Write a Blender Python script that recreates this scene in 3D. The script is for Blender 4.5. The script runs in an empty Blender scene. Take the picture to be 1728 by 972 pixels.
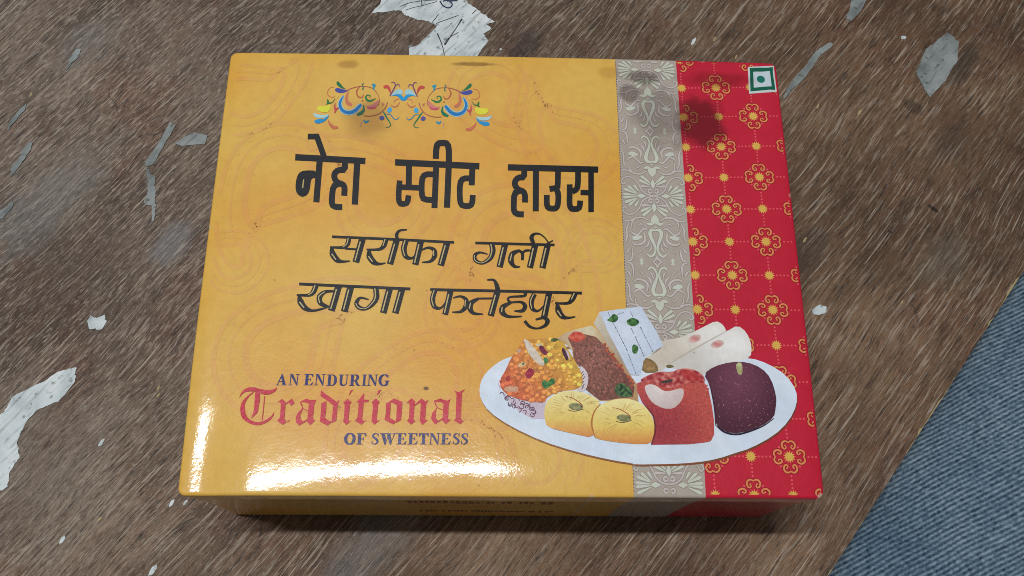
import bpy, bmesh, math, random
import numpy as np
from mathutils import Vector, Matrix, noise
from mathutils.geometry import delaunay_2d_cdt

random.seed(7)
scene = bpy.context.scene
COL = scene.collection
CM = 0.01

# ------------------------------------------------------------------ camera
F = 1520.0                                   # focal length in photo pixels (photo 1728 x 972)
CAM = (-0.81731, -13.94146, 43.56478)        # cm
ROT = (0.34162, -0.03212, 0.00152)
cam_d = bpy.data.cameras.new('camera')
cam_d.sensor_width = 36.0
cam_d.lens = F / 1728 * 36.0
cam_d.clip_start = 0.01
cam_d.clip_end = 50
cam = bpy.data.objects.new('camera', cam_d)
cam.location = [c * CM for c in CAM]
cam.rotation_euler = ROT
COL.objects.link(cam)
scene.camera = cam

# ------------------------------------------------------------------ room light
world = bpy.data.worlds.new('World')
scene.world = world
world.use_nodes = True
wn, wl = world.node_tree.nodes, world.node_tree.links
bg = wn['Background']
tc = wn.new('ShaderNodeTexCoord')
nrm_ = wn.new('ShaderNodeVectorMath')
nrm_.operation = 'DOT_PRODUCT'
wl.new(tc.outputs['Generated'], nrm_.inputs[0])
nrm_.inputs[1].default_value = (-0.10, 0.45, 0.887)
def dome(lo, hi):
    m = wn.new('ShaderNodeMapRange')
    m.interpolation_type = 'SMOOTHSTEP'
    m.inputs['From Min'].default_value = lo
    m.inputs['From Max'].default_value = hi
    wl.new(nrm_.outputs['Value'], m.inputs['Value'])
    return m.outputs[0]


mixw = wn.new('ShaderNodeMixRGB')            # pale ceiling, dim walls and floor
mixw.inputs[1].default_value = (0.062, 0.057, 0.052, 1)
mixw.inputs[2].default_value = (0.24, 0.25, 0.27, 1)
wl.new(dome(0.35, 1.0), mixw.inputs[0])
mixb = wn.new('ShaderNodeMixRGB')            # bright patch added to the ceiling for a sheen on the lid
mixb.blend_type = 'ADD'
wl.new(dome(0.962, 1.0), mixb.inputs[0])
wl.new(mixw.outputs[0], mixb.inputs[1])
mixb.inputs[2].default_value = (0.62, 0.66, 0.72, 1)
nrf = wn.new('ShaderNodeVectorMath')         # glow added behind the viewer to lighten the box front
nrf.operation = 'DOT_PRODUCT'
wl.new(tc.outputs['Generated'], nrf.inputs[0])
nrf.inputs[1].default_value = (-0.25, -0.94, 0.22)
mrf = wn.new('ShaderNodeMapRange')
mrf.interpolation_type = 'SMOOTHSTEP'
mrf.inputs['From Min'].default_value = 0.55
mrf.inputs['From Max'].default_value = 1.0
wl.new(nrf.outputs['Value'], mrf.inputs['Value'])
mixf = wn.new('ShaderNodeMixRGB')
mixf.blend_type = 'ADD'
wl.new(mrf.outputs[0], mixf.inputs[0])
wl.new(mixb.outputs[0], mixf.inputs[1])
mixf.inputs[2].default_value = (0.16, 0.15, 0.14, 1)
wl.new(mixf.outputs[0], bg.inputs['Color'])
bg.inputs['Strength'].default_value = 0.9

tube_d = bpy.data.lights.new('tube_light', 'AREA')   # the room's ceiling tube
tube_d.shape = 'RECTANGLE'
tube_d.size, tube_d.size_y = 1.10, 0.05
tube_d.energy = 50
tube_d.color = (0.975, 0.99, 1.0)
tube = bpy.data.objects.new('tube_light', tube_d)
tube.location = (-0.50, 0.13, 2.64)
tube.rotation_euler = (0, 0, math.radians(2))
COL.objects.link(tube)

scene.cycles.use_denoising = False
scene.cycles.filter_width = 0.95             # a phone camera's crisp pixels
scene.view_settings.view_transform = 'Standard'
scene.view_settings.look = 'None'
scene.view_settings.exposure = 0
scene.view_settings.gamma = 1


# ------------------------------------------------------------------ helpers
def lin(c):
    """sRGB 0-255 -> linear RGBA"""
    r = []
    for v in c[:3]:
        v /= 255.0
        r.append(v / 12.92 if v <= 0.04045 else ((v + 0.055) / 1.055) ** 2.4)
    return (r[0], r[1], r[2], c[3] if len(c) > 3 else 1.0)


def mixc(a, b, t):
    t = max(0.0, min(1.0, t))
    return tuple(a[i] + (b[i] - a[i]) * t for i in range(3))


_M = Matrix.Rotation(ROT[2], 3, 'Z') @ Matrix.Rotation(ROT[1], 3, 'Y') @ Matrix.Rotation(ROT[0], 3, 'X')


def on_plane(px, py, z):
    """point (cm) of the horizontal plane z that the photograph shows at pixel px, py"""
    d = _M @ Vector(((px - 864) / F, -(py - 486) / F, -1.0))
    t = (z - CAM[2]) / d.z
    return CAM[0] + d.x * t, CAM[1] + d.y * t


def thing(name, label, cat, group=None):
    o = bpy.data.objects.new(name, None)
    o.empty_display_size = 0.02
    COL.objects.link(o)
    o['label'] = label
    o['category'] = cat
    if group:
        o['group'] = group
    return o


def mesh_obj(name, verts, faces, mat, parent=None, smooth=True, colors=None, corner_colors=None):
    """verts in cm"""
    me = bpy.data.meshes.new(name)
    me.from_pydata([(v[0] * CM, v[1] * CM, v[2] * CM) for v in verts], [], faces)
    if smooth:
        me.polygons.foreach_set('use_smooth', [True] * len(me.polygons))
    if colors is not None:
        at = me.color_attributes.new('print_colour', 'FLOAT_COLOR', 'POINT')
        flat = []
        for c in colors:
            flat.extend(c)
        at.data.foreach_set('color', flat)
    if corner_colors is not None:
        at = me.color_attributes.new('print_colour', 'FLOAT_COLOR', 'CORNER')
        flat = []
        for p, c in zip(me.polygons, corner_colors):
            for _ in p.loop_indices:
                flat.extend(c)
        at.data.foreach_set('color', flat)
    me.materials.append(mat)
    me.update()
    o = bpy.data.objects.new(name, me)
    COL.objects.link(o)
    if parent:
        o.parent = parent
    return o


def new_mat(name):
    m = bpy.data.materials.new(name)
    m.use_nodes = True
    n, l = m.node_tree.nodes, m.node_tree.links
    return m, n, l, n['Principled BSDF']


def N(n, kind, **kw):
    x = n.new(kind)
    for k, v in kw.items():
        if hasattr(x, k):
            setattr(x, k, v)
        else:
            x.inputs[k.replace('_', ' ')].default_value = v
    return x


def ramp(n, stops, interp='LINEAR'):
    r = n.new('ShaderNodeValToRGB')
    r.color_ramp.interpolation = interp
    e = r.color_ramp.elements
    while len(e) < len(stops):
        e.new(0.5)
    for i, (p, c) in enumerate(stops):
        e[i].position = p
        e[i].color = c if len(c) == 4 else (*c, 1)
    return r


def mul(n, l, a, b, fac=1.0, mode='MULTIPLY'):
    m = n.new('ShaderNodeMixRGB')
    m.blend_type = mode
    for i, x in enumerate((fac, a, b)):
        if hasattr(x, 'default_value') or isinstance(x, bpy.types.NodeSocket):
            l.new(x, m.inputs[i])
        elif isinstance(x, (int, float)):
            m.inputs[i].default_value = x if i == 0 else (x, x, x, 1)
        else:
            m.inputs[i].default_value = x
    return m.outputs[0]


def math_n(n, l, op, a, b=0.0, c=None):
    m = n.new('ShaderNodeMath')
    m.operation = op
    for i, x in enumerate((a, b, c)):
        if x is None:
            continue
        if isinstance(x, bpy.types.NodeSocket):
            l.new(x, m.inputs[i])
        else:
            m.inputs[i].default_value = x
    return m.outputs[0]


def smudge(n, l, coord, centre, rad, soft, warp, wscale):
    """0..1 mask of a ragged round patch about a point (metres) in the object's own space"""
    nz = N(n, 'ShaderNodeTexNoise', Scale=wscale, Detail=4.0)
    l.new(coord, nz.inputs['Vector'])
    vm = n.new('ShaderNodeVectorMath')
    vm.operation = 'SUBTRACT'
    l.new(coord, vm.inputs[0])
    vm.inputs[1].default_value = centre
    vs = n.new('ShaderNodeVectorMath')
    vs.operation = 'MULTIPLY'
    l.new(vm.outputs[0], vs.inputs[0])
    vs.inputs[1].default_value = (1 / rad[0], 1 / rad[1], 0)
    ln = n.new('ShaderNodeVectorMath')
    ln.operation = 'LENGTH'
    l.new(vs.outputs[0], ln.inputs[0])
    d = math_n(n, l, 'MULTIPLY_ADD', nz.outputs['Fac'], warp, ln.outputs['Value'])
    m = n.new('ShaderNodeMapRange')
    m.interpolation_type = 'SMOOTHSTEP'
    l.new(d, m.inputs['Value'])
    m.inputs['From Min'].default_value = 1 + warp * 0.5 + soft
    m.inputs['From Max'].default_value = 1 + warp * 0.5 - soft
    return m.outputs[0]


# ------------------------------------------------------------------ materials
def make_print_material():
    m, n, l, b = new_mat('printed_glossy_card')
    at = N(n, 'ShaderNodeVertexColor', layer_name='print_colour')
    tc = n.new('ShaderNodeTexCoord')
    co = tc.outputs['Object']
    # ink mottle and paper grain
    n1 = N(n, 'ShaderNodeTexNoise', Scale=260.0, Detail=4.0)
    l.new(co, n1.inputs['Vector'])
    r1 = ramp(n, [(0.3, (0.92, 0.91, 0.89)), (0.7, (1.0, 1.0, 1.0))])
    l.new(n1.outputs['Fac'], r1.inputs[0])
    c = mul(n, l, at.outputs['Color'], r1.outputs[0])
    n2 = N(n, 'ShaderNodeTexNoise', Scale=28.0, Detail=3.0)
    l.new(co, n2.inputs['Vector'])
    r2 = ramp(n, [(0.35, (0.96, 0.95, 0.94)), (0.65, (1.0, 1.0, 1.0))])
    l.new(n2.outputs['Fac'], r2.inputs[0])
    c = mul(n, l, c, r2.outputs[0])
    # slow drift of the printed tone from orange to lemon
    n5 = N(n, 'ShaderNodeTexNoise', Scale=15.0, Detail=3.0)
    l.new(co, n5.inputs['Vector'])
    r5 = ramp(n, [(0.34, (1.0, 0.84, 0.60)), (0.5, (1.0, 0.97, 0.92)), (0.66, (1.0, 1.06, 1.15))])
    l.new(n5.outputs['Fac'], r5.inputs[0])
    c = mul(n, l, c, r5.outputs[0], math_n(n, l, 'SUBTRACT', 1.0, at.outputs['Alpha']))   # only the yellow ground drifts
    # tiny dark specks of dirt
    v = N(n, 'ShaderNodeTexVoronoi', Scale=120.0)
    l.new(co, v.inputs['Vector'])
    rv = ramp(n, [(0.035, (0.35, 0.28, 0.2)), (0.075, (1, 1, 1))])
    l.new(v.outputs['Distance'], rv.inputs[0])
    sp = N(n, 'ShaderNodeTexNoise', Scale=45.0, Detail=1.0)
    l.new(co, sp.inputs['Vector'])
    rs = ramp(n, [(0.60, (0, 0, 0)), (0.68, (1, 1, 1))])
    l.new(sp.outputs['Fac'], rs.inputs[0])
    c = mul(n, l, c, rv.outputs[0], math_n(n, l, 'MULTIPLY', rs.outputs[0], 0.55))
    # greasy stains, and a dent's shade put in as colour
    for (px, py, rx, ry, soft, warp, col, amt) in STAINS_AND_DENT:
        u, w = on_plane(px, py, H)
        s = smudge(n, l, co, (u * CM, w * CM, 0), (rx * CM, ry * CM), soft * 0.9, warp * 1.25, 110.0)
        f = math_n(n, l, 'MULTIPLY', s, amt)
        c = mul(n, l, c, lin(col), f)
    # bare board at the rubbed corners and fold
    for (u, w, r, amt) in WEAR:
        s = smudge(n, l, co, (u * CM, w * CM, 0), (r * CM, r * CM), 0.3, 1.6, 260.0)
        c = mul(n, l, c, lin((206, 190, 168)), math_n(n, l, 'MULTIPLY', s, amt), 'MIX')
    l.new(c, b.inputs['Base Color'])
    # orange-peel lacquer and rubbed roughness
    n3 = N(n, 'ShaderNodeTexNoise', Scale=900.0, Detail=3.0)
    l.new(co, n3.inputs['Vector'])
    n4 = N(n, 'ShaderNodeTexNoise', Scale=330.0, Detail=2.0)
    l.new(co, n4.inputs['Vector'])
    hh = math_n(n, l, 'MULTIPLY_ADD', n4.outputs['Fac'], 1.2, n3.outputs['Fac'])
    bp = N(n, 'ShaderNodeBump', Strength=0.30, Distance=0.00022)
    l.new(hh, bp.inputs['Height'])
    l.new(bp.outputs[0], b.inputs['Normal'])
    rr = N(n, 'ShaderNodeMapRange')
    l.new(n2.outputs['Fac'], rr.inputs['Value'])
    rr.inputs['To Min'].default_value = 0.30
    rr.inputs['To Max'].default_value = 0.42
    l.new(rr.outputs[0], b.inputs['Roughness'])
    b.inputs['Specular IOR Level'].default_value = 0.16
    b.inputs['Coat Weight'].default_value = 0.65
    rc = N(n, 'ShaderNodeMapRange')              # lacquer rubbed dull in places
    n6 = N(n, 'ShaderNodeTexNoise', Scale=55.0, Detail=5.0, Roughness=0.65)
    l.new(co, n6.inputs['Vector'])
    l.new(n6.outputs['Fac'], rc.inputs['Value'])
    rc.inputs['From Min'].default_value = 0.38
    rc.inputs['From Max'].default_value = 0.68
    rc.inputs['To Min'].default_value = 0.05
    rc.inputs['To Max'].default_value = 0.105
    l.new(rc.outputs[0], b.inputs['Coat Roughness'])
    bc = N(n, 'ShaderNodeBump', Strength=0.075, Distance=0.00022)
    l.new(hh, bc.inputs['Height'])
    l.new(bc.outputs[0], b.inputs['Coat Normal'])
    return m


def make_wood():
    m, n, l, b = new_mat('worn_plywood_face')
    tc = n.new('ShaderNodeTexCoord')
    co = tc.outputs['Object']
    # gentle wander of the grain
    wz = N(n, 'ShaderNodeTexNoise', Scale=7.0, Detail=2.0)
    l.new(co, wz.inputs['Vector'])
    wv = n.new('ShaderNodeVectorMath')
    wv.operation = 'MULTIPLY_ADD'
    l.new(wz.outputs['Color'], wv.inputs[0])
    wv.inputs[1].default_value = (0.0, 0.018, 0)
    l.new(co, wv.inputs[2])
    cw = wv.outputs[0]

    def streak(sx, sy, detail, rough=0.6, dist=0.0):
        mp = N(n, 'ShaderNodeMapping')
        mp.inputs['Scale'].default_value = (sx, sy, 1)
        l.new(cw, mp.inputs['Vector'])
        z = N(n, 'ShaderNodeTexNoise', Scale=1.0, Detail=detail, Roughness=rough, Distortion=dist)
        l.new(mp.outputs[0], z.inputs['Vector'])
        return z.outputs['Fac']

    big = N(n, 'ShaderNodeTexNoise', Scale=11.0, Detail=6.0, Roughness=0.62)
    l.new(co, big.inputs['Vector'])
    grey = ramp(n, [(0.30, lin((84, 69, 57))), (0.46, lin((107, 91, 78))), (0.58, lin((120, 106, 94))), (0.72, lin((138, 127, 116)))])
    l.new(big.outputs['Fac'], grey.inputs[0])
    brown = ramp(n, [(0.30, lin((84, 63, 46))), (0.46, lin((108, 83, 62))), (0.58, lin((122, 97, 74))), (0.72, lin((134, 112, 90)))])
    l.new(big.outputs['Fac'], brown.inputs[0])
    sy_ = n.new('ShaderNodeSeparateXYZ')
    l.new(co, sy_.inputs[0])
    wear = n.new('ShaderNodeMapRange')         # the face is browner near its edge, greyer where it is worn
    wear.interpolation_type = 'SMOOTHSTEP'
    l.new(math_n(n, l, 'MULTIPLY_ADD', big.outputs['Fac'], 0.25, sy_.outputs['Y']), wear.inputs['Value'])
    wear.inputs['From Min'].default_value = 0.24
    wear.inputs['From Max'].default_value = 0.52
    c = mul(n, l, brown.outputs[0], grey.outputs[0], wear.outputs[0], 'MIX')
    # rusty brown areas
    rb = N(n, 'ShaderNodeTexNoise', Scale=19.0, Detail=5.0, Roughness=0.65)
    l.new(cw, rb.inputs['Vector'])
    rbr = ramp(n, [(0.51, (0, 0, 0)), (0.64, (1, 1, 1))])
    l.new(rb.outputs['Fac'], rbr.inputs[0])
    c = mul(n, l, c, lin((108, 74, 56)), math_n(n, l, 'MULTIPLY', rbr.outputs[0], 0.6), 'MIX')
    # broad light and dark areas
    bg_ = N(n, 'ShaderNodeTexNoise', Scale=5.5, Detail=6.0, Roughness=0.6)
    l.new(cw, bg_.inputs['Vector'])
    rbg = ramp(n, [(0.36, (0.70, 0.68, 0.66)), (0.62, (1.20, 1.18, 1.15))])
    l.new(bg_.outputs['Fac'], rbg.inputs[0])
    c = mul(n, l, c, rbg.outputs[0])
    # broad grain bands
    g0 = streak(7, 110, 4)
    r0 = ramp(n, [(0.32, (0.74, 0.72, 0.70)), (0.66, (1.12, 1.1, 1.08))])
    l.new(g0, r0.inputs[0])
    c = mul(n, l, c, r0.outputs[0])
    # patches where the fibres stand out
    pz = N(n, 'ShaderNodeTexNoise', Scale=24.0, Detail=5.0, Roughness=0.62)
    l.new(co, pz.inputs['Vector'])
    rp = ramp(n, [(0.36, (0.25, 0.25, 0.25)), (0.60, (1, 1, 1))])
    l.new(pz.outputs['Fac'], rp.inputs[0])
    # dark pores
    g1 = streak(64, 840, 3, 0.62, 0.25)
    r1 = ramp(n, [(0.36, (1, 1, 1)), (0.47, (0, 0, 0))])
    l.new(g1, r1.inputs[0])
    f1 = math_n(n, l, 'MULTIPLY', r1.outputs[0], math_n(n, l, 'MULTIPLY_ADD', rp.outputs[0], 0.5, 0.35))
    c = mul(n, l, c, (0.028, 0.022, 0.018, 1), f1, 'MIX')
    # pale dusty fibres
    g2 = streak(46, 740, 3, 0.6, 0.2)
    r2 = ramp(n, [(0.545, (0, 0, 0)), (0.625, (1, 1, 1))])
    l.new(g2, r2.inputs[0])
    f2 = math_n(n, l, 'MULTIPLY', r2.outputs[0], rp.outputs[0])
    c = mul(n, l, c, lin((176, 160, 142)), math_n(n, l, 'MULTIPLY', f2, 0.66), 'MIX')
    # short crumbly fibres
    g4 = streak(170, 860, 3, 0.65, 0.4)
    r4 = ramp(n, [(0.55, (0, 0, 0)), (0.62, (1, 1, 1))])
    l.new(g4, r4.inputs[0])
    c = mul(n, l, c, lin((168, 156, 142)), math_n(n, l, 'MULTIPLY', r4.outputs[0], math_n(n, l, 'MULTIPLY_ADD', wear.outputs[0], 0.40, 0.18)), 'MIX')
    r6 = ramp(n, [(0.36, (1, 1, 1)), (0.45, (0, 0, 0))])
    l.new(g4, r6.inputs[0])
    c = mul(n, l, c, (0.03, 0.025, 0.021, 1), math_n(n, l, 'MULTIPLY', r6.outputs[0], math_n(n, l, 'MULTIPLY_ADD', wear.outputs[0], 0.4, 0.2)), 'MIX')
    # a few long bright fibres
    g3 = streak(18, 600, 3, 0.6)
    r3 = ramp(n, [(0.63, (0, 0, 0)), (0.68, (1, 1, 1))])
    l.new(g3, r3.inputs[0])
    c = mul(n, l, c, lin((182, 168, 150)), math_n(n, l, 'MULTIPLY', r3.outputs[0], 0.7), 'MIX')
    # grime, old wet marks, a darker area, and sheen painted as pale grey
    for (px, py, rx, ry, soft, warp, col, amt) in GRIME_AND_SHEEN:
        x, y = on_plane(px, py, 0)
        X, Y = to_table(x, y)
        s = smudge(n, l, co, (X * CM, Y * CM, 0), (rx * CM, ry * CM), soft, warp, 60.0)
        c = mul(n, l, c, lin(col), math_n(n, l, 'MULTIPLY', math_n(n, l, 'MULTIPLY', s, amt), math_n(n, l, 'MULTIPLY_ADD', g1, 1.6, 0.1)), 'MIX')
    # scratches across the grain
    vz = N(n, 'ShaderNodeTexVoronoi', Scale=22.0, feature='DISTANCE_TO_EDGE')
    wd = n.new('ShaderNodeVectorMath')
    wd.operation = 'MULTIPLY_ADD'
    l.new(pz.outputs['Color'], wd.inputs[0])
    wd.inputs[1].default_value = (0.03, 0.03, 0)
    l.new(co, wd.inputs[2])
    l.new(wd.outputs[0], vz.inputs['Vector'])
    rv = ramp(n, [(0.006, (1, 1, 1)), (0.014, (0, 0, 0))])
    l.new(vz.outputs['Distance'], rv.inputs[0])
    rk = ramp(n, [(0.58, (0, 0, 0)), (0.64, (1, 1, 1))])
    l.new(rb.outputs['Fac'], rk.inputs[0])
    c = mul(n, l, c, (0.02, 0.017, 0.015, 1), math_n(n, l, 'MULTIPLY', math_n(n, l, 'MULTIPLY', rv.outputs[0], rk.outputs[0]), 0.6), 'MIX')
    l.new(c, b.inputs['Base Color'])
    b.inputs['Roughness'].default_value = 0.52
    b.inputs['Specular IOR Level'].default_value = 0.4
    hgt = math_n(n, l, 'ADD', math_n(n, l, 'MULTIPLY', g1, 0.8), math_n(n, l, 'MULTIPLY_ADD', g4, 0.6, g2))
    bp = N(n, 'ShaderNodeBump', Strength=0.9, Distance=0.0012)
    l.new(hgt, bp.inputs['Height'])
    l.new(bp.outputs[0], b.inputs['Normal'])
    return m


def make_paint():
    m, n, l, b = new_mat('old_flaking_paint')
    tc = n.new('ShaderNodeTexCoord')
    co = tc.outputs['Object']
    a = N(n, 'ShaderNodeTexNoise', Scale=60.0, Detail=5.0)
    l.new(co, a.inputs['Vector'])
    r = ramp(n, [(0.30, lin((168, 178, 180))), (0.5, lin((200, 210, 212))), (0.7, lin((218, 224, 224)))])
    l.new(a.outputs['Fac'], r.inputs[0])
    mp = N(n, 'ShaderNodeMapping')
    mp.inputs['Scale'].default_value = (70, 520, 1)
    l.new(co, mp.inputs['Vector'])
    g = N(n, 'ShaderNodeTexNoise', Scale=1.0, Detail=3.0)
    l.new(mp.outputs[0], g.inputs['Vector'])
    rg = ramp(n, [(0.33, (0.5, 0.49, 0.47)), (0.46, (1, 1, 1))])
    l.new(g.outputs['Fac'], rg.inputs[0])
    c = mul(n, l, r.outputs[0], rg.outputs[0], 0.7)
    d = N(n, 'ShaderNodeTexNoise', Scale=300.0, Detail=3.0)
    l.new(co, d.inputs['Vector'])
    rd = ramp(n, [(0.30, (0.3, 0.29, 0.27)), (0.4, (1, 1, 1))])
    l.new(d.outputs['Fac'], rd.inputs[0])
    c = mul(n, l, c, rd.outputs[0], 0.8)
    l.new(c, b.inputs['Base Color'])
    b.inputs['Roughness'].default_value = 0.6
    bp = N(n, 'ShaderNodeBump', Strength=0.6, Distance=0.0004)
    l.new(g.outputs['Fac'], bp.inputs['Height'])
    l.new(bp.outputs[0], b.inputs['Normal'])
    return m


def make_grey_paint():
    m = MAT_PAINT.copy()
    m.name = 'thin_grey_paint'
    n = m.node_tree.nodes
    for x in n:
        if x.type == 'VALTORGB' and len(x.color_ramp.elements) == 3:
            for e, c in zip(x.color_ramp.elements, [(92, 98, 96), (128, 136, 134), (150, 156, 154)]):
                e.color = lin(c)
    return m


def plain(name, col, rough=0.6, nscale=200.0, lo=0.75):
    m, n, l, b = new_mat(name)
    tc = n.new('ShaderNodeTexCoord')
    z = N(n, 'ShaderNodeTexNoise', Scale=nscale, Detail=4.0)
    l.new(tc.outputs['Object'], z.inputs['Vector'])
    r = ramp(n, [(0.3, (lo, lo, lo)), (0.7, (1, 1, 1))])
    l.new(z.outputs['Fac'], r.inputs[0])
    l.new(mul(n, l, lin(col), r.outputs[0]), b.inputs['Base Color'])
    b.inputs['Roughness'].default_value = rough
    return m


def make_denim():
    m, n, l, b = new_mat('washed_blue_denim')
    tc = n.new('ShaderNodeTexCoord')
    co = tc.outputs['Object']
    wz = N(n, 'ShaderNodeTexNoise', Scale=12.0, Detail=1.0)
    l.new(co, wz.inputs['Vector'])
    wv = n.new('ShaderNodeVectorMath')
    wv.operation = 'MULTIPLY_ADD'
    l.new(wz.outputs['Color'], wv.inputs[0])
    wv.inputs[1].default_value = (0.008, 0.008, 0)
    l.new(co, wv.inputs[2])
    mp = N(n, 'ShaderNodeMapping')
    mp.inputs['Rotation'].default_value = (0, 0, math.radians(-DENIM_ANGLE))
    l.new(wv.outputs[0], mp.inputs['Vector'])
    sx = n.new('ShaderNodeSeparateXYZ')
    l.new(mp.outputs[0], sx.inputs[0])
    per = 0.0020
    # twill ribs
    ph = math_n(n, l, 'MULTIPLY', sx.outputs['Y'], 2 * math.pi / per)
    rib = math_n(n, l, 'MULTIPLY_ADD', math_n(n, l, 'SINE', ph), 0.5, 0.5)
    # the ribs break up into separate knots of yarn
    def yarn(sx_, sy_, det):
        q = N(n, 'ShaderNodeMapping')
        q.inputs['Scale'].default_value = (sx_, sy_, sx_)
        l.new(mp.outputs[0], q.inputs['Vector'])
        z = N(n, 'ShaderNodeTexNoise', Scale=1.0, Detail=det, Roughness=0.6)
        l.new(q.outputs[0], z.inputs['Vector'])
        return z.outputs['Fac']
    k1 = yarn(520, 700, 2)
    k2 = yarn(240, 500, 1)
    fz = yarn(1400, 1400, 2)
    h = math_n(n, l, 'MULTIPLY', rib, 0.38)
    h = math_n(n, l, 'MULTIPLY_ADD', k1, 0.92, h)
    h = math_n(n, l, 'MULTIPLY_ADD', k2, 0.35, h)
    h = math_n(n, l, 'MULTIPLY_ADD', fz, 0.3, h)
    r = ramp(n, [(0.36, lin((34, 50, 66))), (0.58, lin((84, 106, 124))), (0.84, lin((148, 166, 178)))])
    l.new(math_n(n, l, 'MULTIPLY', h, 0.62), r.inputs[0])
    big = N(n, 'ShaderNodeTexNoise', Scale=22.0, Detail=3.0)
    l.new(co, big.inputs['Vector'])
    rb = ramp(n, [(0.3, (0.72, 0.78, 0.84)), (0.7, (1.05, 1.02, 1.0))])
    l.new(big.outputs['Fac'], rb.inputs[0])
    l.new(mul(n, l, r.outputs[0], rb.outputs[0]), b.inputs['Base Color'])
    b.inputs['Roughness'].default_value = 0.95
    b.inputs['Specular IOR Level'].default_value = 0.15
    b.inputs['Sheen Weight'].default_value = 0.15
    bp = N(n, 'ShaderNodeBump', Strength=0.8, Distance=0.0007)
    l.new(h, bp.inputs['Height'])
    l.new(bp.outputs[0], b.inputs['Normal'])
    return m


# ------------------------------------------------------------------ scene constants
H = 8.36                     # box height, cm
HW, HD = 12.53, 9.90         # half width, half depth of the lid
DENIM_ANGLE = 27.0
EDGE_A = math.atan2(15.27, 12.15)        # direction of table edge and grain
EDGE_P = on_plane(1728, 458, 0)          # a point of that edge
EX, EY = math.cos(EDGE_A), math.sin(EDGE_A)
NX, NY = EY, -EX                         # outward normal of the edge


def to_table(x, y):
    """world cm -> the table's own axes: X along the grain, Y towards the edge"""
    dx, dy = x - EDGE_P[0], y - EDGE_P[1]
    return dx * EX + dy * EY, -(dx * NX + dy * NY)


# photo px, py, radius cm, softness, warp, colour, amount
STAINS_AND_DENT = [
    (1185, 205, 1.05, 1.2, 0.36, 0.9, (124, 80, 96), 0.8),
    (1115, 195, 1.0, 1.5, 0.5, 1.3, (150, 140, 140), 0.5),
    (1215, 133, 1.5, 0.4, 0.5, 1.0, (150, 80, 84), 0.5),
    (1085, 130, 0.9, 0.35, 0.35, 1.2, (120, 108, 100), 0.7),
    (1062, 155, 0.4, 0.5, 0.4, 1.2, (130, 115, 112), 0.6),
    (622, 200, 0.85, 0.85, 0.7, 1.0, (160, 142, 150), 0.55),
    (586, 107, 0.5, 0.2, 0.5, 1.2, (165, 128, 84), 0.5),  # small dent, its shade put in as brown colour
    (800, 107, 0.8, 0.1, 0.5, 1.4, (110, 70, 40), 0.6),
    (1030, 120, 0.5, 0.3, 0.5, 1.0, (150, 100, 60), 0.25),
    (719, 655, 0.10, 0.07, 0.4, 1.0, (90, 70, 40), 0.9),
]
WEAR = [(12.5, -9.88, 0.20, 0.7), (-12.5, -9.88, 0.10, 0.5), (12.5, 9.9, 0.14, 0.5), (-12.5, 9.9, 0.10, 0.4), (3.4, -9.9, 0.10, 0.45),
        (-5.2, 9.9, 0.12, 0.5), (12.5, 3.1, 0.10, 0.4), (-12.5, 1.2, 0.09, 0.4), (9.1, 9.9, 0.12, 0.4)]
GRIME_AND_SHEEN = [
    (1625, 110, 1.6, 0.55, 0.5, 1.4, (52, 46, 40), 0.7),
    (1540, 180, 0.35, 0.6, 0.4, 1.0, (50, 40, 34), 0.55),
    (1365, 420, 1.5, 0.9, 0.5, 1.4, (60, 52, 47), 0.6),  # darker area right of the box
    (885, 78, 1.5, 0.7, 0.5, 1.4, (58, 54, 52), 0.6),
    (1600, 240, 1.8, 0.8, 0.5, 1.4, (66, 54, 46), 0.45),
    (80, 340, 3.6, 1.4, 0.6, 1.8, (128, 128, 124), 0.45),
    (290, 410, 1.2, 0.8, 0.6, 1.5, (128, 134, 140), 0.45),
    (120, 450, 3.0, 2.0, 0.7, 1.6, (92, 72, 60), 0.4),
    (150, 70, 1.6, 1.2, 0.7, 1.6, (134, 132, 126), 0.4),
    (620, 930, 4.0, 1.2, 0.7, 1.8, (134, 138, 138), 0.35),  # the tube's greyish sheen in front of the box, painted into the wood
    (1590, 440, 1.6, 0.9, 0.6, 1.6, (120, 112, 98), 0.4),
    (1575, 352, 0.12, 0.35, 0.3, 1.0, (24, 20, 18), 0.85),
    (1502, 391, 0.1, 0.14, 0.3, 1.0, (24, 20, 18), 0.85),
    (60, 790, 3.5, 2.2, 0.7, 1.6, (74, 62, 54), 0.35),
]

MAT_PRINT = make_print_material()
MAT_WOOD = make_wood()
MAT_PAINT = make_paint()
MAT_GREYPAINT = make_grey_paint()
MAT_CORE = plain('pale_ply_core', (176, 158, 112), 0.8, 300)
MAT_INK = plain('blue_pen_ink', (24, 44, 78), 0.5)
MAT_SCRATCH = plain('dark_pencil', (44, 42, 42), 0.7)
MAT_BOARD = plain('grey_board', (150, 140, 126), 0.85)
MAT_DENIM = make_denim()

# ------------------------------------------------------------------ the table
table = thing('table', 'old brown plywood tabletop with worn grain and flaking pale paint patches', 'table')
table.location = (EDGE_P[0] * CM, EDGE_P[1] * CM, 0)
table.rotation_euler = (0, 0, EDGE_A)
# own axes: X along the edge, Y inward (to the left of the edge direction)


def ragged(seed, amp, lo=-60.0, hi=60.0, step=0.12):
    out = []
    x = lo
    while x <= hi:
        v = noise.noise(Vector((x * 0.16, seed, 0))) * 0.6 + noise.noise(Vector((x * 0.7, seed + 9, 0))) * 0.5
        v += 0.35 * noise.noise(Vector((x * 2.6, seed + 3, 0)))
        chip = noise.noise(Vector((x * 0.42, seed + 21, 0)))
        if chip > 0.25:
            v += 1.6 * (chip - 0.25) * (1 + noise.noise(Vector((x * 3, 4, 0))))
        out.append((x, v * amp))
        x += step
    return out


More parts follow.
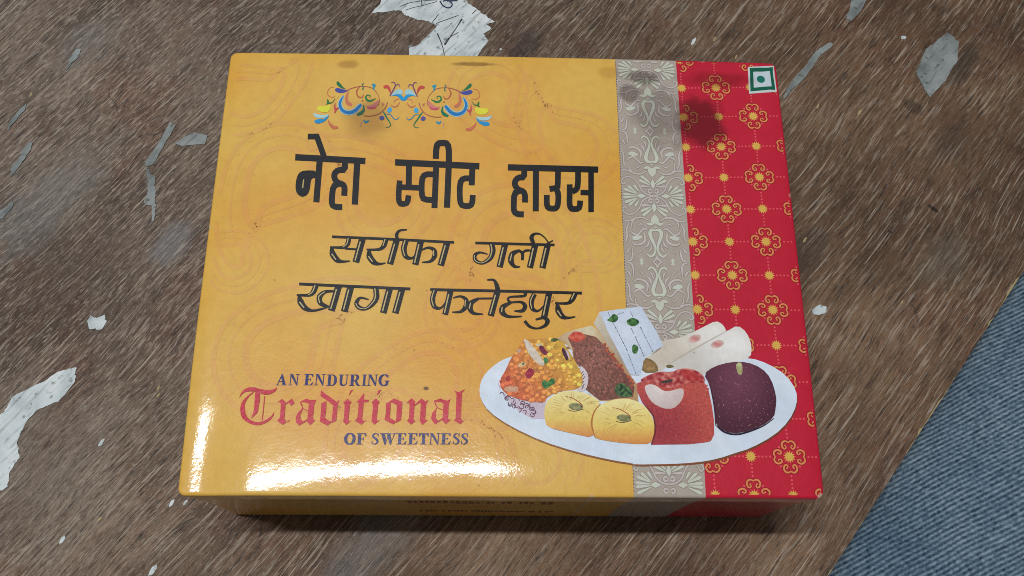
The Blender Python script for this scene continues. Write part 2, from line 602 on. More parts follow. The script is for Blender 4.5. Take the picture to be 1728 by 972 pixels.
def slab(name, outline, z0, z1, mat, parent):
    nn = len(outline)
    vs = [(x, y, z1) for x, y in outline] + [(x, y, z0) for x, y in outline]
    fs = [tuple(range(nn)), tuple(range(2 * nn - 1, nn - 1, -1))]
    for i in range(nn):
        j = (i + 1) % nn
        fs.append((i, i + nn, j + nn, j))
    return mesh_obj(name, vs, fs, mat, parent, smooth=False)


edge_top = ragged(2.0, 0.20)
edge_core = ragged(5.0, 0.05)
far = [(60, 75), (-60, 75)]
slab('face_veneer', [(x, max(0.0, v) + 0.03) for x, v in edge_top] + far, -0.09, 0.0, MAT_WOOD, table)
slab('plywood_core', [(x, 0.02 - 1.2 * abs(v)) for x, v in edge_core] + far, -1.8, -0.092, MAT_CORE, table)


def chaikin(pts, closed=True, it=1):
    for _ in range(it):
        out = []
        nn = len(pts)
        rng = range(nn) if closed else range(nn - 1)
        if not closed:
            out.append(pts[0])
        for i in rng:
            a, b = pts[i], pts[(i + 1) % nn]
            out.append((a[0] * .75 + b[0] * .25, a[1] * .75 + b[1] * .25))
            out.append((a[0] * .25 + b[0] * .75, a[1] * .25 + b[1] * .75))
        if not closed:
            out.append(pts[-1])
        pts = out
    return pts


def crop(ox, oy, s):
    """points read off an enlarged crop of the photograph -> photo pixels"""
    return lambda pts: [(ox + x / s, oy + y / s) for x, y in pts]


def table_patch(name, pts_px, mat, rough=0.06, thick=0.05, label=None):
    P = [to_table(*on_plane(x, y, 0)) for x, y in pts_px]
    out = []
    nn = len(P)
    for i in range(nn):
        a, b = P[i], P[(i + 1) % nn]
        d = math.hypot(b[0] - a[0], b[1] - a[1])
        k = max(1, int(d / 0.06))
        for j in range(k):
            t = j / k
            x, y = a[0] + (b[0] - a[0]) * t, a[1] + (b[1] - a[1]) * t
            dx = noise.noise(Vector((x * 1.7, y * 4, 1))) + 0.6 * noise.noise(Vector((x * 5, y * 14, 2)))
            dy = noise.noise(Vector((x * 1.7, y * 4, 7))) + 0.6 * noise.noise(Vector((x * 5, y * 14, 8)))
            out.append((x + dx * rough * 1.8, y + dy * rough))
    vs2, _, fs, *_ = delaunay_2d_cdt([Vector(p) for p in out], [], [list(range(len(out)))], 1, 1e-5)
    vs = [(v.x, v.y, thick) for v in vs2]
    k0 = len(vs)
    faces = [tuple(f) for f in fs]
    cnt = {}
    for f in faces:
        for i in range(3):
            e = (f[i], f[(i + 1) % 3])
            cnt[tuple(sorted(e))] = cnt.get(tuple(sorted(e)), 0) + 1
    vs += [(v[0], v[1], 0.001) for v in vs]
    for f in list(faces):
        for i in range(3):
            a, b = f[i], f[(i + 1) % 3]
            if cnt[tuple(sorted((a, b)))] == 1:
                faces.append((b, a, a + k0, b + k0))
    o = mesh_obj(name, vs, faces, mat, table, smooth=False)
    if label:
        o['label'] = label
    return o


c_top = crop(600, 0, 5.76)
c_left = crop(0, 560, 2.36)
c_tr = crop(1300, 0, 3.24)
c_tl = crop(0, 0, 3.24)
c_ml = crop(0, 280, 3.24)
big_patch = table_patch('paint_patch', c_top([(250, -60), (240, 40), (160, 130), (300, 125), (380, 105), (450, 110), (480, 150), (560, 180),
    (640, 200), (740, 225), (790, 255), (770, 290), (700, 350), (600, 440), (520, 475), (520, 540), (530, 660), (1130, 660), (1180, 600),
    (1180, 560), (1230, 470), (1290, 400), (1240, 330), (1320, 280), (1270, 240), (1350, 215), (1170, 90), (1040, -10), (1000, -60)]), MAT_PAINT,
    0.05, label='big flaked white patch behind the box with pen marks on it')
table_patch('paint_patch', c_left([(310, 140), (295, 205), (240, 275), (150, 310), (100, 370), (70, 440), (80, 500), (40, 560), (30, 620),
    (-40, 650), (-60, 360), (20, 320), (50, 260), (130, 220), (190, 190), (240, 155)]), MAT_PAINT, 0.06, label='long pale bluish patch')
G = MAT_GREYPAINT
table_patch('paint_patch', c_tr([(970, 180), (1030, 230), (1020, 330), (960, 440), (870, 535), (820, 450), (795, 395), (850, 270)]), G, 0.05)
table_patch('paint_patch', c_tr([(330, 230), (345, 245), (270, 310), (200, 410), (70, 545), (75, 520), (110, 455), (180, 370), (260, 270)]), G, 0.05)
table_patch('paint_patch', c_tr([(445, -20), (535, -20), (490, 70), (440, 120), (410, 105), (430, 60)]), G, 0.04)
table_patch('paint_patch', c_tl([(930, 670), (962, 690), (900, 790), (840, 900), (800, 915), (795, 890), (870, 780)]), G, 0.03)
table_patch('paint_patch', c_tl([(960, 785), (1010, 750), (1060, 725), (1140, 740), (1120, 790), (1000, 797)]), G, 0.04)
table_patch('paint_patch', c_ml([(480, 850), (500, 815), (530, 825), (570, 815), (585, 850), (560, 890), (530, 895), (490, 890)]), MAT_PAINT, 0.07)
table_patch('paint_patch', c_ml([(800, 10), (845, 60), (850, 150), (850, 290), (835, 300), (830, 220), (790, 205), (815, 120)]), G, 0.06)
table_patch('paint_patch', c_tl([(45, 720), (40, 690), (90, 620), (150, 565), (145, 590), (90, 660), (60, 690)]), G, 0.06)
table_patch('paint_patch', c_tl([(60, 970), (60, 930), (100, 870), (150, 790), (185, 775), (150, 850), (85, 945)]), G, 0.06)
table_patch('paint_patch', c_tl([(420, 270), (445, 265), (430, 320), (390, 350), (365, 385), (380, 330)]), G, 0.06)
table_patch('paint_patch', crop(1330, 280, 3.04)([(118, 745), (140, 722), (165, 712), (195, 725), (193, 755), (160, 765), (130, 765)]), MAT_PAINT, 0.03, 0.06)
table_patch('paint_patch', c_ml([(-20, 250), (30, 235), (70, 190), (75, 210), (20, 285), (-20, 300)]), G, 0.06)
for (px, py, a, ln) in [(171, 747, 52, 18), (105, 911, 56, 17), (290, 849, 55, 17), (313, 848, 50, 14), (258, 962, 52, 24), (267, 655, 55, 10),
                        (267, 667, 50, 9), (168, 876, 35, 12), (1170, 70, 58, 16), (1206, 66, 58, 11), (1242, 96, 60, 9), (1380, 180, 60, 10),
                        (1450, 190, 55, 12), (52, 160, 60, 9), (1358, 405, 60, 12), (1522, 510, 60, 8)]:
    c, s = math.cos(math.radians(a)), -math.sin(math.radians(a))
    hl, hw = ln / 2, ln * 0.17
    q = [(-hl, 0), (-hl * .4, hw), (hl * .5, hw * .8), (hl, 0), (hl * .3, -hw), (-hl * .5, -hw * .7)]
    table_patch('paint_fleck', [(px + x * c - y * s, py + x * s + y * c) for x, y in q],
                MAT_PAINT if ln > 12 else MAT_CORE, 0.015, 0.015)


for k in range(5):
    px, py = random.choice([(612, 30), (690, 98), (842, 40), (838, 80), (20, 790), (120, 690), (60, 690), (1580, 165), (1545, 60), (240, 255)])
    px, py = px + random.uniform(-26, 26), py + random.uniform(-22, 22)
    r = random.uniform(1.6, 3.6)
    table_patch('paint_fleck', [(px + r * (1.5 if k % 2 else 1) * math.cos(a), py + r * math.sin(a)) for a in (0.2, 1.4, 2.4, 3.6, 4.7, 5.6)],
                MAT_PAINT if k % 3 else MAT_GREYPAINT, 0.03, 0.015)


def flat_stroke(pts, widths, step=2.0, spline=True):
    """ribbon in photo pixels -> list of cross pairs"""
    if not hasattr(widths, '__len__'):
        widths = [widths] * len(pts)
    P, Wd = [], []
    nn = len(pts)
    for i in range(nn - 1):
        p0, p1, p2, p3 = pts[max(0, i - 1)], pts[i], pts[i + 1], pts[min(nn - 1, i + 2)]
        d = math.hypot(p2[0] - p1[0], p2[1] - p1[1])
        k = max(1, int(math.ceil(d / step)))
        for j in range(k + (1 if i == nn - 2 else 0)):
            t = j / k
            if spline:
                q = [0.5 * (2 * p1[a] + (p2[a] - p0[a]) * t + (2 * p0[a] - 5 * p1[a] + 4 * p2[a] - p3[a]) * t * t
                            + (3 * p1[a] - p0[a] - 3 * p2[a] + p3[a]) * t ** 3) for a in (0, 1)]
            else:
                q = [p1[a] + (p2[a] - p1[a]) * t for a in (0, 1)]
            P.append(q)
            Wd.append(widths[i] + (widths[i + 1] - widths[i]) * t)
    out = []
    for i, q in enumerate(P):
        a, b = P[max(0, i - 1)], P[min(len(P) - 1, i + 1)]
        dx, dy = b[0] - a[0], b[1] - a[1]
        d = math.hypot(dx, dy) or 1
        nx, ny = -dy / d * Wd[i] / 2, dx / d * Wd[i] / 2
        # mitre so that a bend keeps its full width
        if 0 < i < len(P) - 1:
            ax, ay = q[0] - P[i - 1][0], q[1] - P[i - 1][1]
            la = math.hypot(ax, ay) or 1
            cs = abs((ax * dx + ay * dy) / (la * d))
            kf = 1 / max(0.72, cs)
            nx, ny = nx * kf, ny * kf
        out.append(((q[0] + nx, q[1] + ny), (q[0] - nx, q[1] - ny)))
    return out


def table_marks(name, strokes, mat, parent, z):
    vs, fs = [], []
    for pts, w in strokes:
        pr = flat_stroke(pts, w)
        b0 = len(vs)
        for a, b in pr:
            for q in (a, b):
                X, Y = to_table(*on_plane(q[0], q[1], 0))
                vs.append((X, Y, z))
        for i in range(len(pr) - 1):
            k = b0 + 2 * i
            fs.append((k, k + 2, k + 3, k + 1))
        z += 0.0004
    return mesh_obj(name, vs, fs, mat, parent)


table_marks('pen_scribble', [
    (c_top([(820, 15), (850, 60), (900, 82), (935, 65), (935, 35), (905, 12), (870, 10), (850, 20)]), 2.2),
    (c_top([(890, 15), (950, 12), (992, 10)]), 2.6),
    ], MAT_INK, big_patch, 0.053)
table_marks('pencil_lines', [
    (c_top([(430, 70), (520, 35), (640, 15), (790, 5)]), 1.0),
    (c_top([(485, 105), (560, 80), (650, 60), (790, 20)]), 1.0),
    (c_top([(645, 65), (640, -20)]), 1.2),
    (c_top([(740, 230), (780, 180), (808, 140)]), 1.2),
    (c_top([(780, 235), (860, 205), (1000, 155)]), 1.2),
    (c_top([(870, 440), (930, 350), (990, 260), (1035, 190)]), [2.2, 1.6, 1.4, 3]),
    (c_top([(795, 330), (840, 440), (865, 545)]), [2.2, 1.4, 1.2]),
    (c_top([(1135, 140), (1175, 100)]), 1.3),
    (c_top([(860, 440), (900, 380), (1000, 320)]), 1.2)], MAT_SCRATCH, big_patch, 0.054)

# ------------------------------------------------------------------ trouser leg beyond the edge
leg = None


def build_leg():
    vs, fs = [], []
    R0, off, top = 9.5, 7.0, 0.55
    xs = np.arange(-46, 30.01, 0.5)
    K = 72
    for x in xs:
        for k in range(K):
            a = 2 * math.pi * k / K
            r = R0 + 0.16 * math.sin(x * 0.22 + 1)
            # soft creases
            r += 0.16 * noise.noise(Vector((x * 0.16 + a * 0.9, a * 1.3, 3.0)))
            cr = (x + 19.0) + (a - math.pi / 2) * 5.0
            r -= 0.42 * math.exp(-(cr / 1.0) ** 2)
            cr2 = (x + 30.0) + (a - math.pi / 2) * 6.0
            r -= 0.25 * math.exp(-(cr2 / 1.6) ** 2)
            y = -off + r * math.cos(a)
            z = top - R0 + r * math.sin(a)
            vs.append((x, y, z))
    n_ = len(xs)
    for i in range(n_ - 1):
        for k in range(K):
            k2 = (k + 1) % K
            fs.append((i * K + k, i * K + k2, (i + 1) * K + k2, (i + 1) * K + k))
    # the leg stays clear of the table edge: its near side is flattened against the edge
    vs = [(x, min(y, -0.19 - 0.05 * max(0.0, -z)), z) for x, y, z in vs]
    # world placement, mesh kept in world axes so that the weave keeps its direction
    W = [(EDGE_P[0] + x * EX - y * NX, EDGE_P[1] + x * EY - y * NY, z) for x, y, z in vs]
    o = mesh_obj('trouser_leg', W, fs, MAT_DENIM)
    o['label'] = 'blue denim trouser leg pressed against the chipped table edge'
    o['category'] = 'trousers'
    return o


leg = build_leg()

# ------------------------------------------------------------------ the sweet box
box = thing('sweet_box', 'yellow and red printed cardboard sweet box lying on the worn plywood table', 'box')


def sstep(a, b, x):
    t = max(0.0, min(1.0, (x - a) / (b - a)))
    return t * t * (3 - 2 * t)


def roll(d, w, s):
    """drop (cm) at distance d from an edge: rolls off over width w to slope s"""
    if d >= w:
        return 0.0
    t = (w - d) / w
    return s * w / 3.0 * t ** 3


def lid_h(u, v):
    h = -(v * v) / (2 * 800.0) - (u * u) / (2 * 700.0)
    h -= roll(v + HD, 1.7, 0.10 - 0.075 * (1 - sstep(-11, -3, u)))
    h -= roll(HD - v, 0.9, 0.14)
    h -= roll(u + HW, 0.85, 0.26)
    h -= roll(HW - u, 1.1, 0.16)
    # pressed-in near left corner
    g = math.exp(-(((u + 11.8) / 1.4) ** 2 + ((v + 9.0) / 3.0) ** 2))
    h -= 0.16 * g
    h += 0.010 * noise.noise(Vector((u * 0.22, v * 0.22, 4.0)))
    return h


U1, U2 = 5.02, 7.83        # band borders
YEL, SIL, RED = lin((226, 179, 82))[:3] + (0.0,), lin((178, 167, 156)), lin((198, 30, 56))


def zone(u):
    return YEL if u < U1 else (SIL if u < U2 else RED)


def axis(hw, fine_w, fine, coarse, extra=()):
    a = []
    x = -hw
    while x < hw - 1e-6:
        a.append(x)
        x += fine if (x < -hw + fine_w - 1e-6 or x > hw - fine_w - 1e-6) else coarse
    a.append(hw)
    a = sorted([q for q in a if all(abs(q - e) > 0.04 for e in extra)] + list(extra))
    return a


def build_lid():
    rf = 0.11                           # fold radius
    hw, hd = HW - rf, HD - rf
    us = axis(hw, 1.4, 0.07, 0.2, (U1, U2))
    vs_ = axis(hd, 2.2, 0.07, 0.2)
    rc = 0.20                           # corner radius seen from above
    V, Fc, C = [], [], []
    nu, nv = len(us), len(vs_)

    def rnd(u, v):
        du, dv = abs(u) - (hw - rc), abs(v) - (hd - rc)
        if du > 0 and dv > 0:
            a, b = du / rc, dv / rc
            du, dv = rc * a * math.sqrt(1 - b * b / 2), rc * b * math.sqrt(1 - a * a / 2)
            u = math.copysign(hw - rc + du, u)
            v = math.copysign(hd - rc + dv, v)
        return u, v
    for v in vs_:
        for u in us:
            x, y = rnd(u, v)
            V.append((x, y, H + lid_h(x, y)))
    for j in range(nv - 1):
        for i in range(nu - 1):
            Fc.append((j * nu + i, j * nu + i + 1, (j + 1) * nu + i + 1, (j + 1) * nu + i))
            C.append(zone((us[i] + us[i + 1]) / 2))
    ring = [i for i in range(nu)] + [j * nu + nu - 1 for j in range(1, nv)] + \
           [(nv - 1) * nu + i for i in range(nu - 2, -1, -1)] + [j * nu for j in range(nv - 2, 0, -1)]
    nr = len(ring)
    P = [V[i] for i in ring]
    nrm = []
    for i in range(nr):
        a, b = P[i - 1], P[(i + 1) % nr]
        dx, dy = b[0] - a[0], b[1] - a[1]
        d = math.hypot(dx, dy)
        nrm.append((dy / d, -dx / d))
    rows = [ring]
    prof = [(rf * math.sin(t), rf * (math.cos(t) - 1)) for t in (0.4, 0.8, 1.2, math.pi / 2)]
    zl = [None] * 4 + [0.75, 0.5, 0.25, 0.0]
    for k in range(8):
        row = []
        for i in range(nr):
            x, y, z = P[i]
            if k < 4:
                o, dz = prof[k]
                q = (x + nrm[i][0] * o, y + nrm[i][1] * o, z + dz)
            else:
                z0 = z - rf
                t = zl[k]
                zz = 0.12 + (z0 - 0.12) * t
                bow = 0.10 * math.sin(math.pi * t) * (0.6 + 0.8 * noise.noise(Vector((x * 0.12, y * 0.12, 2))))
                o = rf - bow - 0.05 * (1 - t)
                q = (x + nrm[i][0] * o, y + nrm[i][1] * o, zz)
            V.append(q)
            row.append(len(V) - 1)
        prev = rows[-1]
        for i in range(nr):
            j = (i + 1) % nr
            Fc.append((prev[j], prev[i], row[i], row[j]))
            m = (P[i][0] + P[j][0]) / 2
            C.append(zone(m))
        rows.append(row)
    # crease where the top folds over and slight darkening is left to the light
    return mesh_obj('lid', V, Fc, MAT_PRINT, box, corner_colors=C)


lid = build_lid()


def build_tray():
    V, Fc = [], []
    a, b = HW - 0.22, HD - 0.22
    o = [(-a, -b), (a, -b), (a, b), (-a, b)]
    for z in (0.0, 7.6):
        V += [(x, y, z) for x, y in o]
    for x, y in o:
        V.append((x * 0.985, y * 0.985, 7.6))
    for x, y in o:
        V.append((x * 0.985, y * 0.985, 0.15))
    Fc.append((3, 2, 1, 0))
    for i in range(4):
        j = (i + 1) % 4
        Fc.append((i, j, j + 4, i + 4))
        Fc.append((i + 4, j + 4, j + 8, i + 8))
        Fc.append((i + 8, j + 8, j + 12, i + 12))
    Fc.append((12, 13, 14, 15))
    return mesh_obj('tray', V, Fc, MAT_BOARD, box, smooth=False)


build_tray()


# ------------------------------------------------------------------ print on the lid
def px_uv(x, y):
    """photo pixel -> position on the (slightly domed) lid, cm"""
    h = 0.0
    for _ in range(3):
        u, v = on_plane(x, y, H + h)
        uc, vc = max(-HW, min(HW, u)), max(-HD, min(HD, v))
        h = lid_h(uc, vc)
    return u, v


class Print:
    """one printed motif: thin inked layers laid on the lid surface"""

    def __init__(self, name, layer, dz=0.00015):
        self.dz = dz
        self.name, self.z0 = name, 0.006 * layer
        self.V, self.F, self.C = [], [], []

    def _add(self, uv, faces, cols, dz=None):
        z = self.z0
        self.z0 += self.dz if dz is None else dz
        b = len(self.V)
        lu, lv = HW - 0.13, HD - 0.13
        for (u, v) in uv:
            u = max(-lu, min(lu, u))
            v = max(-lv, min(lv, v))
            self.V.append((u, v, H + lid_h(u, v) + z))
        self.F += [tuple(i + b for i in f) for f in faces]
        self.C += cols

    def fill_uv(self, loop, col, g=0.3, cpos=None):
        us = [p[0] for p in loop]
        vs = [p[1] for p in loop]
        if min(us) > HW - 0.1 or max(vs) < -HD + 0.1 or min(vs) > HD - 0.1:
            return
        pts = [Vector(p) for p in loop]
        nb = len(pts)
        g = min(g, 0.25)
        nx, ny = int((max(us) - min(us)) / g), int((max(vs) - min(vs)) / g)
        if nx > 1 and ny > 1:
            gx = np.linspace(min(us), max(us), nx + 1)[1:-1]
            gy = np.linspace(min(vs), max(vs), ny + 1)[1:-1]
            X, Y = np.meshgrid(gx, gy)
            X = (X + (np.arange(X.shape[0])[:, None] % 2) * g * 0.5).ravel()
            Y = Y.ravel()
            ins = np.zeros(len(X), bool)
            for i in range(nb):
                (x1, y1), (x2, y2) = loop[i], loop[(i + 1) % nb]
                if y1 == y2:
                    continue
                c = ((y1 > Y) != (y2 > Y)) & (X < (x2 - x1) * (Y - y1) / (y2 - y1) + x1)
                ins ^= c
            pts += [Vector((float(a), float(b))) for a, b in zip(X[ins], Y[ins])]
        v2, _, fs, *_ = delaunay_2d_cdt(pts, [], [list(range(nb))], 1, 1e-6)
        uv = [(p.x, p.y) for p in v2]
        cols = [lin(col(u, v)) if callable(col) else lin(col) for u, v in uv]
        fl = []
        for f in fs:
            a, b, c = (uv[i] for i in f[:3])
            fl.append(tuple(f) if (b[0] - a[0]) * (c[1] - a[1]) - (b[1] - a[1]) * (c[0] - a[0]) > 0 else tuple(reversed(f)))
        self._add(uv, fl, cols)

    def fill(self, pts, col, g=0.3, smooth=0):
        if smooth:
            pts = chaikin(pts, True, smooth)
        self.fill_uv([px_uv(*p) for p in pts], col, g)

    def stroke(self, pts, w, col, spline=True, step=2.5, uv=False, mirror=None):
        pr = flat_stroke(pts, w, step, spline)
        uvs, fs = [], []
        for a, b in pr:
            for q in (a, b):
                p = q if uv else px_uv(*q)
                uvs.append(p)
        for i in range(len(pr) - 1):
            k = 2 * i
            fs.append((k, k + 1, k + 3, k + 2))
        a, b, c = uvs[0], uvs[1], uvs[3]
        if (b[0] - a[0]) * (c[1] - a[1]) - (b[1] - a[1]) * (c[0] - a[0]) < 0:
            fs = [tuple(reversed(f)) for f in fs]
        self._add(uvs, fs, [lin(col)] * len(uvs))
        if mirror is not None:
            self._add([(2 * mirror - u, v) for u, v in uvs], [tuple(reversed(f)) for f in fs], [lin(col)] * len(uvs))

    def disc_uv(self, u, v, r, col, n_=9, ry=None):
        ry = ry or r
        if abs(u) + r * 0.4 > HW - 0.1 or abs(v) + ry * 0.4 > HD - 0.1:
            return
        uv = [(u, v)] + [(u + r * math.cos(2 * math.pi * i / n_), v + ry * math.sin(2 * math.pi * i / n_)) for i in range(n_)]
        self._add(uv, [(0, i + 1, (i + 1) % n_ + 1) for i in range(n_)], [lin(col)] * len(uv), min(self.dz, 0.00001))

    def build(self, label=None):
        o = mesh_obj(self.name, self.V, self.F, MAT_PRINT, lid, colors=self.C)
        if label:
            o['label'] = label
        return o


# ---- faint paisley ground on the yellow panel
pg = Print('paisley_pattern', 1, 0.0000001)


def paisley(px, py, s, ang, flip, col):
    base = [(0, -1.0), (0.55, -0.85), (0.9, -0.35), (0.85, 0.25), (0.5, 0.75), (0.1, 1.2), (-0.4, 1.5), (-0.75, 1.4), (-0.45, 1.15),
            (-0.35, 0.8), (-0.6, 0.35), (-0.85, -0.2), (-0.6, -0.8)]
    c, sn = math.cos(ang), math.sin(ang)
    cu, cv = px_uv(px, py)

    def tr(k):
        return [((x * flip * c - y * sn) * s * k + cu, (x * flip * sn + y * c) * s * k + cv) for x, y in base]

    def ok(p):
        return -HW + .3 < p[0] < U1 - .05 and -HD + .3 < p[1] < HD - .3
    for k, w in ((1.0, 0.22), (0.78, 0.10), (0.55, 0.30)):
        L = chaikin(tr(k), True, 2)
        L.append(L[0])
        run = []
        for p in L + [None]:
            if p is not None and ok(p):
                run.append(p)
            else:
                if len(run) > 2:
                    pg.stroke(run, w * s / 3.0, col, spline=False, step=0.4, uv=True)
                run = []
    L = chaikin(tr(0.90), True, 2)
    for i in range(0, len(L), 2):
        if ok(L[i]):
            pg.disc_uv(L[i][0], L[i][1], 0.045 * s / 2.2, col)


PC = (225, 172, 88, 0.0)
for a in [(640, 330, 2.6, 0.5, 1), (880, 420, 3.2, -2.2, -1), (470, 300, 2.8, 2.4, 1), (960, 240, 2.4, 0.9, -1), (480, 590, 3.0, -0.6, -1),
          (720, 640, 2.3, 1.5, 1), (420, 160, 2.2, -1.2, 1), (620, 760, 2.4, 2.7, -1), (830, 160, 2.2, 3.4, 1), (780, 520, 1.8, 0.2, -1),
          (390, 440, 1.6, 1.0, 1), (900, 770, 2.0, 0.6, 1), (1000, 420, 1.5, 2.0, 1)]:
    paisley(*a, PC)
pg.build()

# ---- red cloth pattern
rd = Print('rosette_pattern', 1, 0.0000005)
GOLD, CURL, PINK = (224, 178, 84), (228, 142, 86), (232, 92, 104)


def lattice(i, j):
    y = 8.36 - 1.514 * j
    x = 8.0 + 1.585 * i
    k = sstep(-3, -9.8, y)
    x += 0.2 * k * (1 - i * 0.25)
    y += 0.075 * i * (1 - k) * sstep(-6, 8, y)
    return x, y


KU = 0.00326
for j in range(-1, 14):
    for i in range(-1, 4):
        x, y = lattice(i, j)
        on = x > U2 - 0.02
        rosette = (i + j) % 2 == 1
        if on:
            rr = 0.25 if rosette else 0.24
            st = []
            for k in range(26):
                r = rr if k % 2 == 0 else rr * 0.6
                a = math.pi * k / 13
                st.append((x + r * math.cos(a), y + r * math.sin(a)))
            if x < HW - 0.2 and abs(y) < HD + 0.1:
                rd.fill_uv(st, GOLD, 9)
        if rosette:
            for q in range(4):
                ca, sa = (1, 0, -1, 0)[q], (0, 1, 0, -1)[q]
                for sg in (-1, 1):
                    pts = [(0, 172), (26, 188), (60, 182), (82, 146), (70, 106), (46, 96), (30, 114), (42, 140), (54, 130)]
                    loc = [((sg * a * ca - b * sa) * KU + x, (sg * a * sa + b * ca) * KU + y) for a, b in pts]
                    if min(p[0] for p in loc) > U2 + 0.01 and max(p[0] for p in loc) < HW + 0.06 and \
                            max(p[1] for p in loc) < HD + 0.05 and min(p[1] for p in loc) > -HD + 0.05:
                        rd.stroke(loc, [0.11, 0.12, 0.13, 0.13, 0.12, 0.11, 0.10, 0.09, 0.07], (140, 12, 34), step=0.05, uv=True)
                        rd.z0 += 0.0006
                        rd.stroke(loc, [0.05, 0.065, 0.075, 0.075, 0.07, 0.06, 0.05, 0.045, 0.03], CURL, step=0.05, uv=True)
                        rd.z0 -= 0.0006
                a, b = (115, 115)
                dx, dy = (a * ca - b * sa) * KU + x, (a * sa + b * ca) * KU + y
                if dx > U2 + .05:
                    rd.disc_uv(dx, dy, 0.045, PINK, 7)
        # dotted links to the right and downwards
        for (i2, j2) in ((i + 1, j), (i, j + 1)):
            x2, y2 = lattice(i2, j2)
            for k in range(1, 10):
                t = k / 10.0
                dr = t if rosette else 1 - t
                if dr < 0.41 or dr > 0.82:
                    continue
                dx, dy = x + (x2 - x) * t, y + (y2 - y) * t
                if dx > U2 + 0.04:
                    rd.disc_uv(dx, dy, 0.043, PINK, 7)
rd.build()

# ---- silver brocade band: one quarter motif, mirrored both ways and repeated
br = Print('brocade_pattern', 1, 0.000008)
BP, BW, BD = (204, 194, 190), (204, 208, 194), (150, 142, 132)
UC = (U1 + U2) / 2


def bq(pts):
    return [((x - (520 + (y - 130) * 0.05)) * 0.00319, (y - 130) * 0.00383) for x, y in pts]


BS = []


def bs(pts, w, col):
    if not hasattr(w, '__len__'):
        w = [w] * len(pts)
    BS.append((bq(pts), [a * 0.0037 for a in w], col))


for e, a in (((935, 152), 36), ((920, 215), 40), ((868, 252), 36), ((785, 262), 32)):
    s0 = (752, 132 + (e[1] - 130) * 0.28) if e[0] > 800 else (725, 185)
    bs([s0, ((s0[0] + e[0]) / 2, (s0[1] + e[1]) / 2), (s0[0] * .15 + e[0] * .85, s0[1] * .15 + e[1] * .85), e], [8, a * .7, a, a * .5], BW)
bs([(625, 130), (690, 130), (748, 130)], [4, 62, 4], BW)
bs([(525, 138), (600, 148), (680, 200), (730, 285), (800, 348), (880, 366), (945, 335), (958, 292), (925, 272), (905, 296)], 15, BP)
bs([(540, 178), (572, 165), (592, 192), (566, 216), (548, 200)], 17, BP)
bs([(525, 222), (525, 268), (528, 335)], [10, 52, 6], BW)
bs([(568, 250), (640, 248), (695, 254)], [8, 26, 30], BP)
bs([(568, 264), (640, 295), (712, 325)], [8, 30, 34], BW)
bs([(558, 282), (620, 330), (690, 378)], [8, 32, 36], BW)
bs([(536, 368), (545, 410), (555, 455), (548, 478)], [6, 60, 70, 30], BW)
bs([(555, 470), (600, 485), (648, 475)], [22, 40, 18], BW)
bs([(610, 440), (690, 404), (780, 408), (860, 440), (930, 448), (985, 430)], [10, 20, 20, 18, 16, 12], BP)
bs([(800, 418), (848, 465), (858, 535)], [16, 16, 6], BP)
bs([(880, 462), (925, 540), (930, 640), (962, 705)], [8, 18, 18, 16], BP)
bs([(538, 562), (592, 556), (620, 600), (604, 670), (576, 735), (568, 800), (600, 862), (648, 882), (682, 852)], [20, 40, 42, 40, 30, 20, 24, 24, 18], BW)
bs([(562, 880), (578, 920), (625, 948)], [14, 22, 10], BP)
bs([(545, 520), (548, 532)], [30, 30], BW)
bs([(640, 556), (690, 540), (740, 575), (790, 618), (850, 600), (880, 570)], [10, 22, 20, 22, 20, 10], BP)
bs([(735, 640), (800, 655), (860, 660)], [26, 60, 40], BW)
bs([(700, 600), (692, 680), (750, 728), (830, 738), (872, 705)], [14, 26, 24, 22, 10], BP)
bs([(640, 680), (660, 740), (712, 775)], [8, 24, 6], BP)
bs([(615, 745), (632, 800), (668, 832)], [8, 20, 6], BP)
bs([(880, 780), (878, 860), (905, 925), (960, 940)], [8, 20, 20, 10], BP)
bs([(912, 775), (935, 815), (965, 840)], [6, 24, 10], BP)
bs([(700, 500), (735, 480), (770, 510)], [6, 16, 6], BP)
bs([(820, 850), (760, 812), (740, 790)], [6, 14, 6], BP)
star = []
for k in range(10):
    r = 34 if k % 2 == 0 else 16
    a = math.pi * k / 5 + math.pi / 2
    star.append((768 + r * math.cos(a), 928 - r * math.sin(a)))
BSTAR = bq(star)
FANS = [9.28, 2.90, -3.24, -9.42]
cells = []
for k, f in enumerate(FANS):
    up = (FANS[k - 1] - f) / 2 if k else 3.1
    dn = (f - FANS[k + 1]) / 2 if k + 1 < len(FANS) else 3.1
    cells += [(f, 1, up), (f, -1, dn)]
for dark in (True, False):
    for (f, sy, half) in cells:
        ky = half / 3.13
        for sxn in (-1, 1):
            for pts, w, col in BS:
                q = [(UC + sxn * x, f + sy * y * ky) for x, y in pts]
                if max(abs(p[1]) for p in q) > HD - 0.1:
                    continue
                q = [(max(U1 + 0.03, min(U2 - 0.03, p[0])), p[1]) for p in q]
                br.stroke(q, [a + 0.05 for a in w] if dark else w, BD if dark else col, step=0.09, uv=True)
            q = [(UC + sxn * x, f + sy * y * ky) for x, y in BSTAR]
            if max(abs(p[1]) for p in q) < HD - 0.1:
                br.fill_uv(q, BD if dark else BW, 9)
    if dark:
        br.z0 += 0.0015
for k in range(150):        # thin stitched line along both borders
    v = -HD + 0.25 + k * (2 * HD - 0.5) / 149
    br.stroke([(U1 + 0.012, v - 0.03), (U1 + 0.012, v + 0.03)], 0.03, (96, 84, 70), spline=False, step=1, uv=True)
br.build()

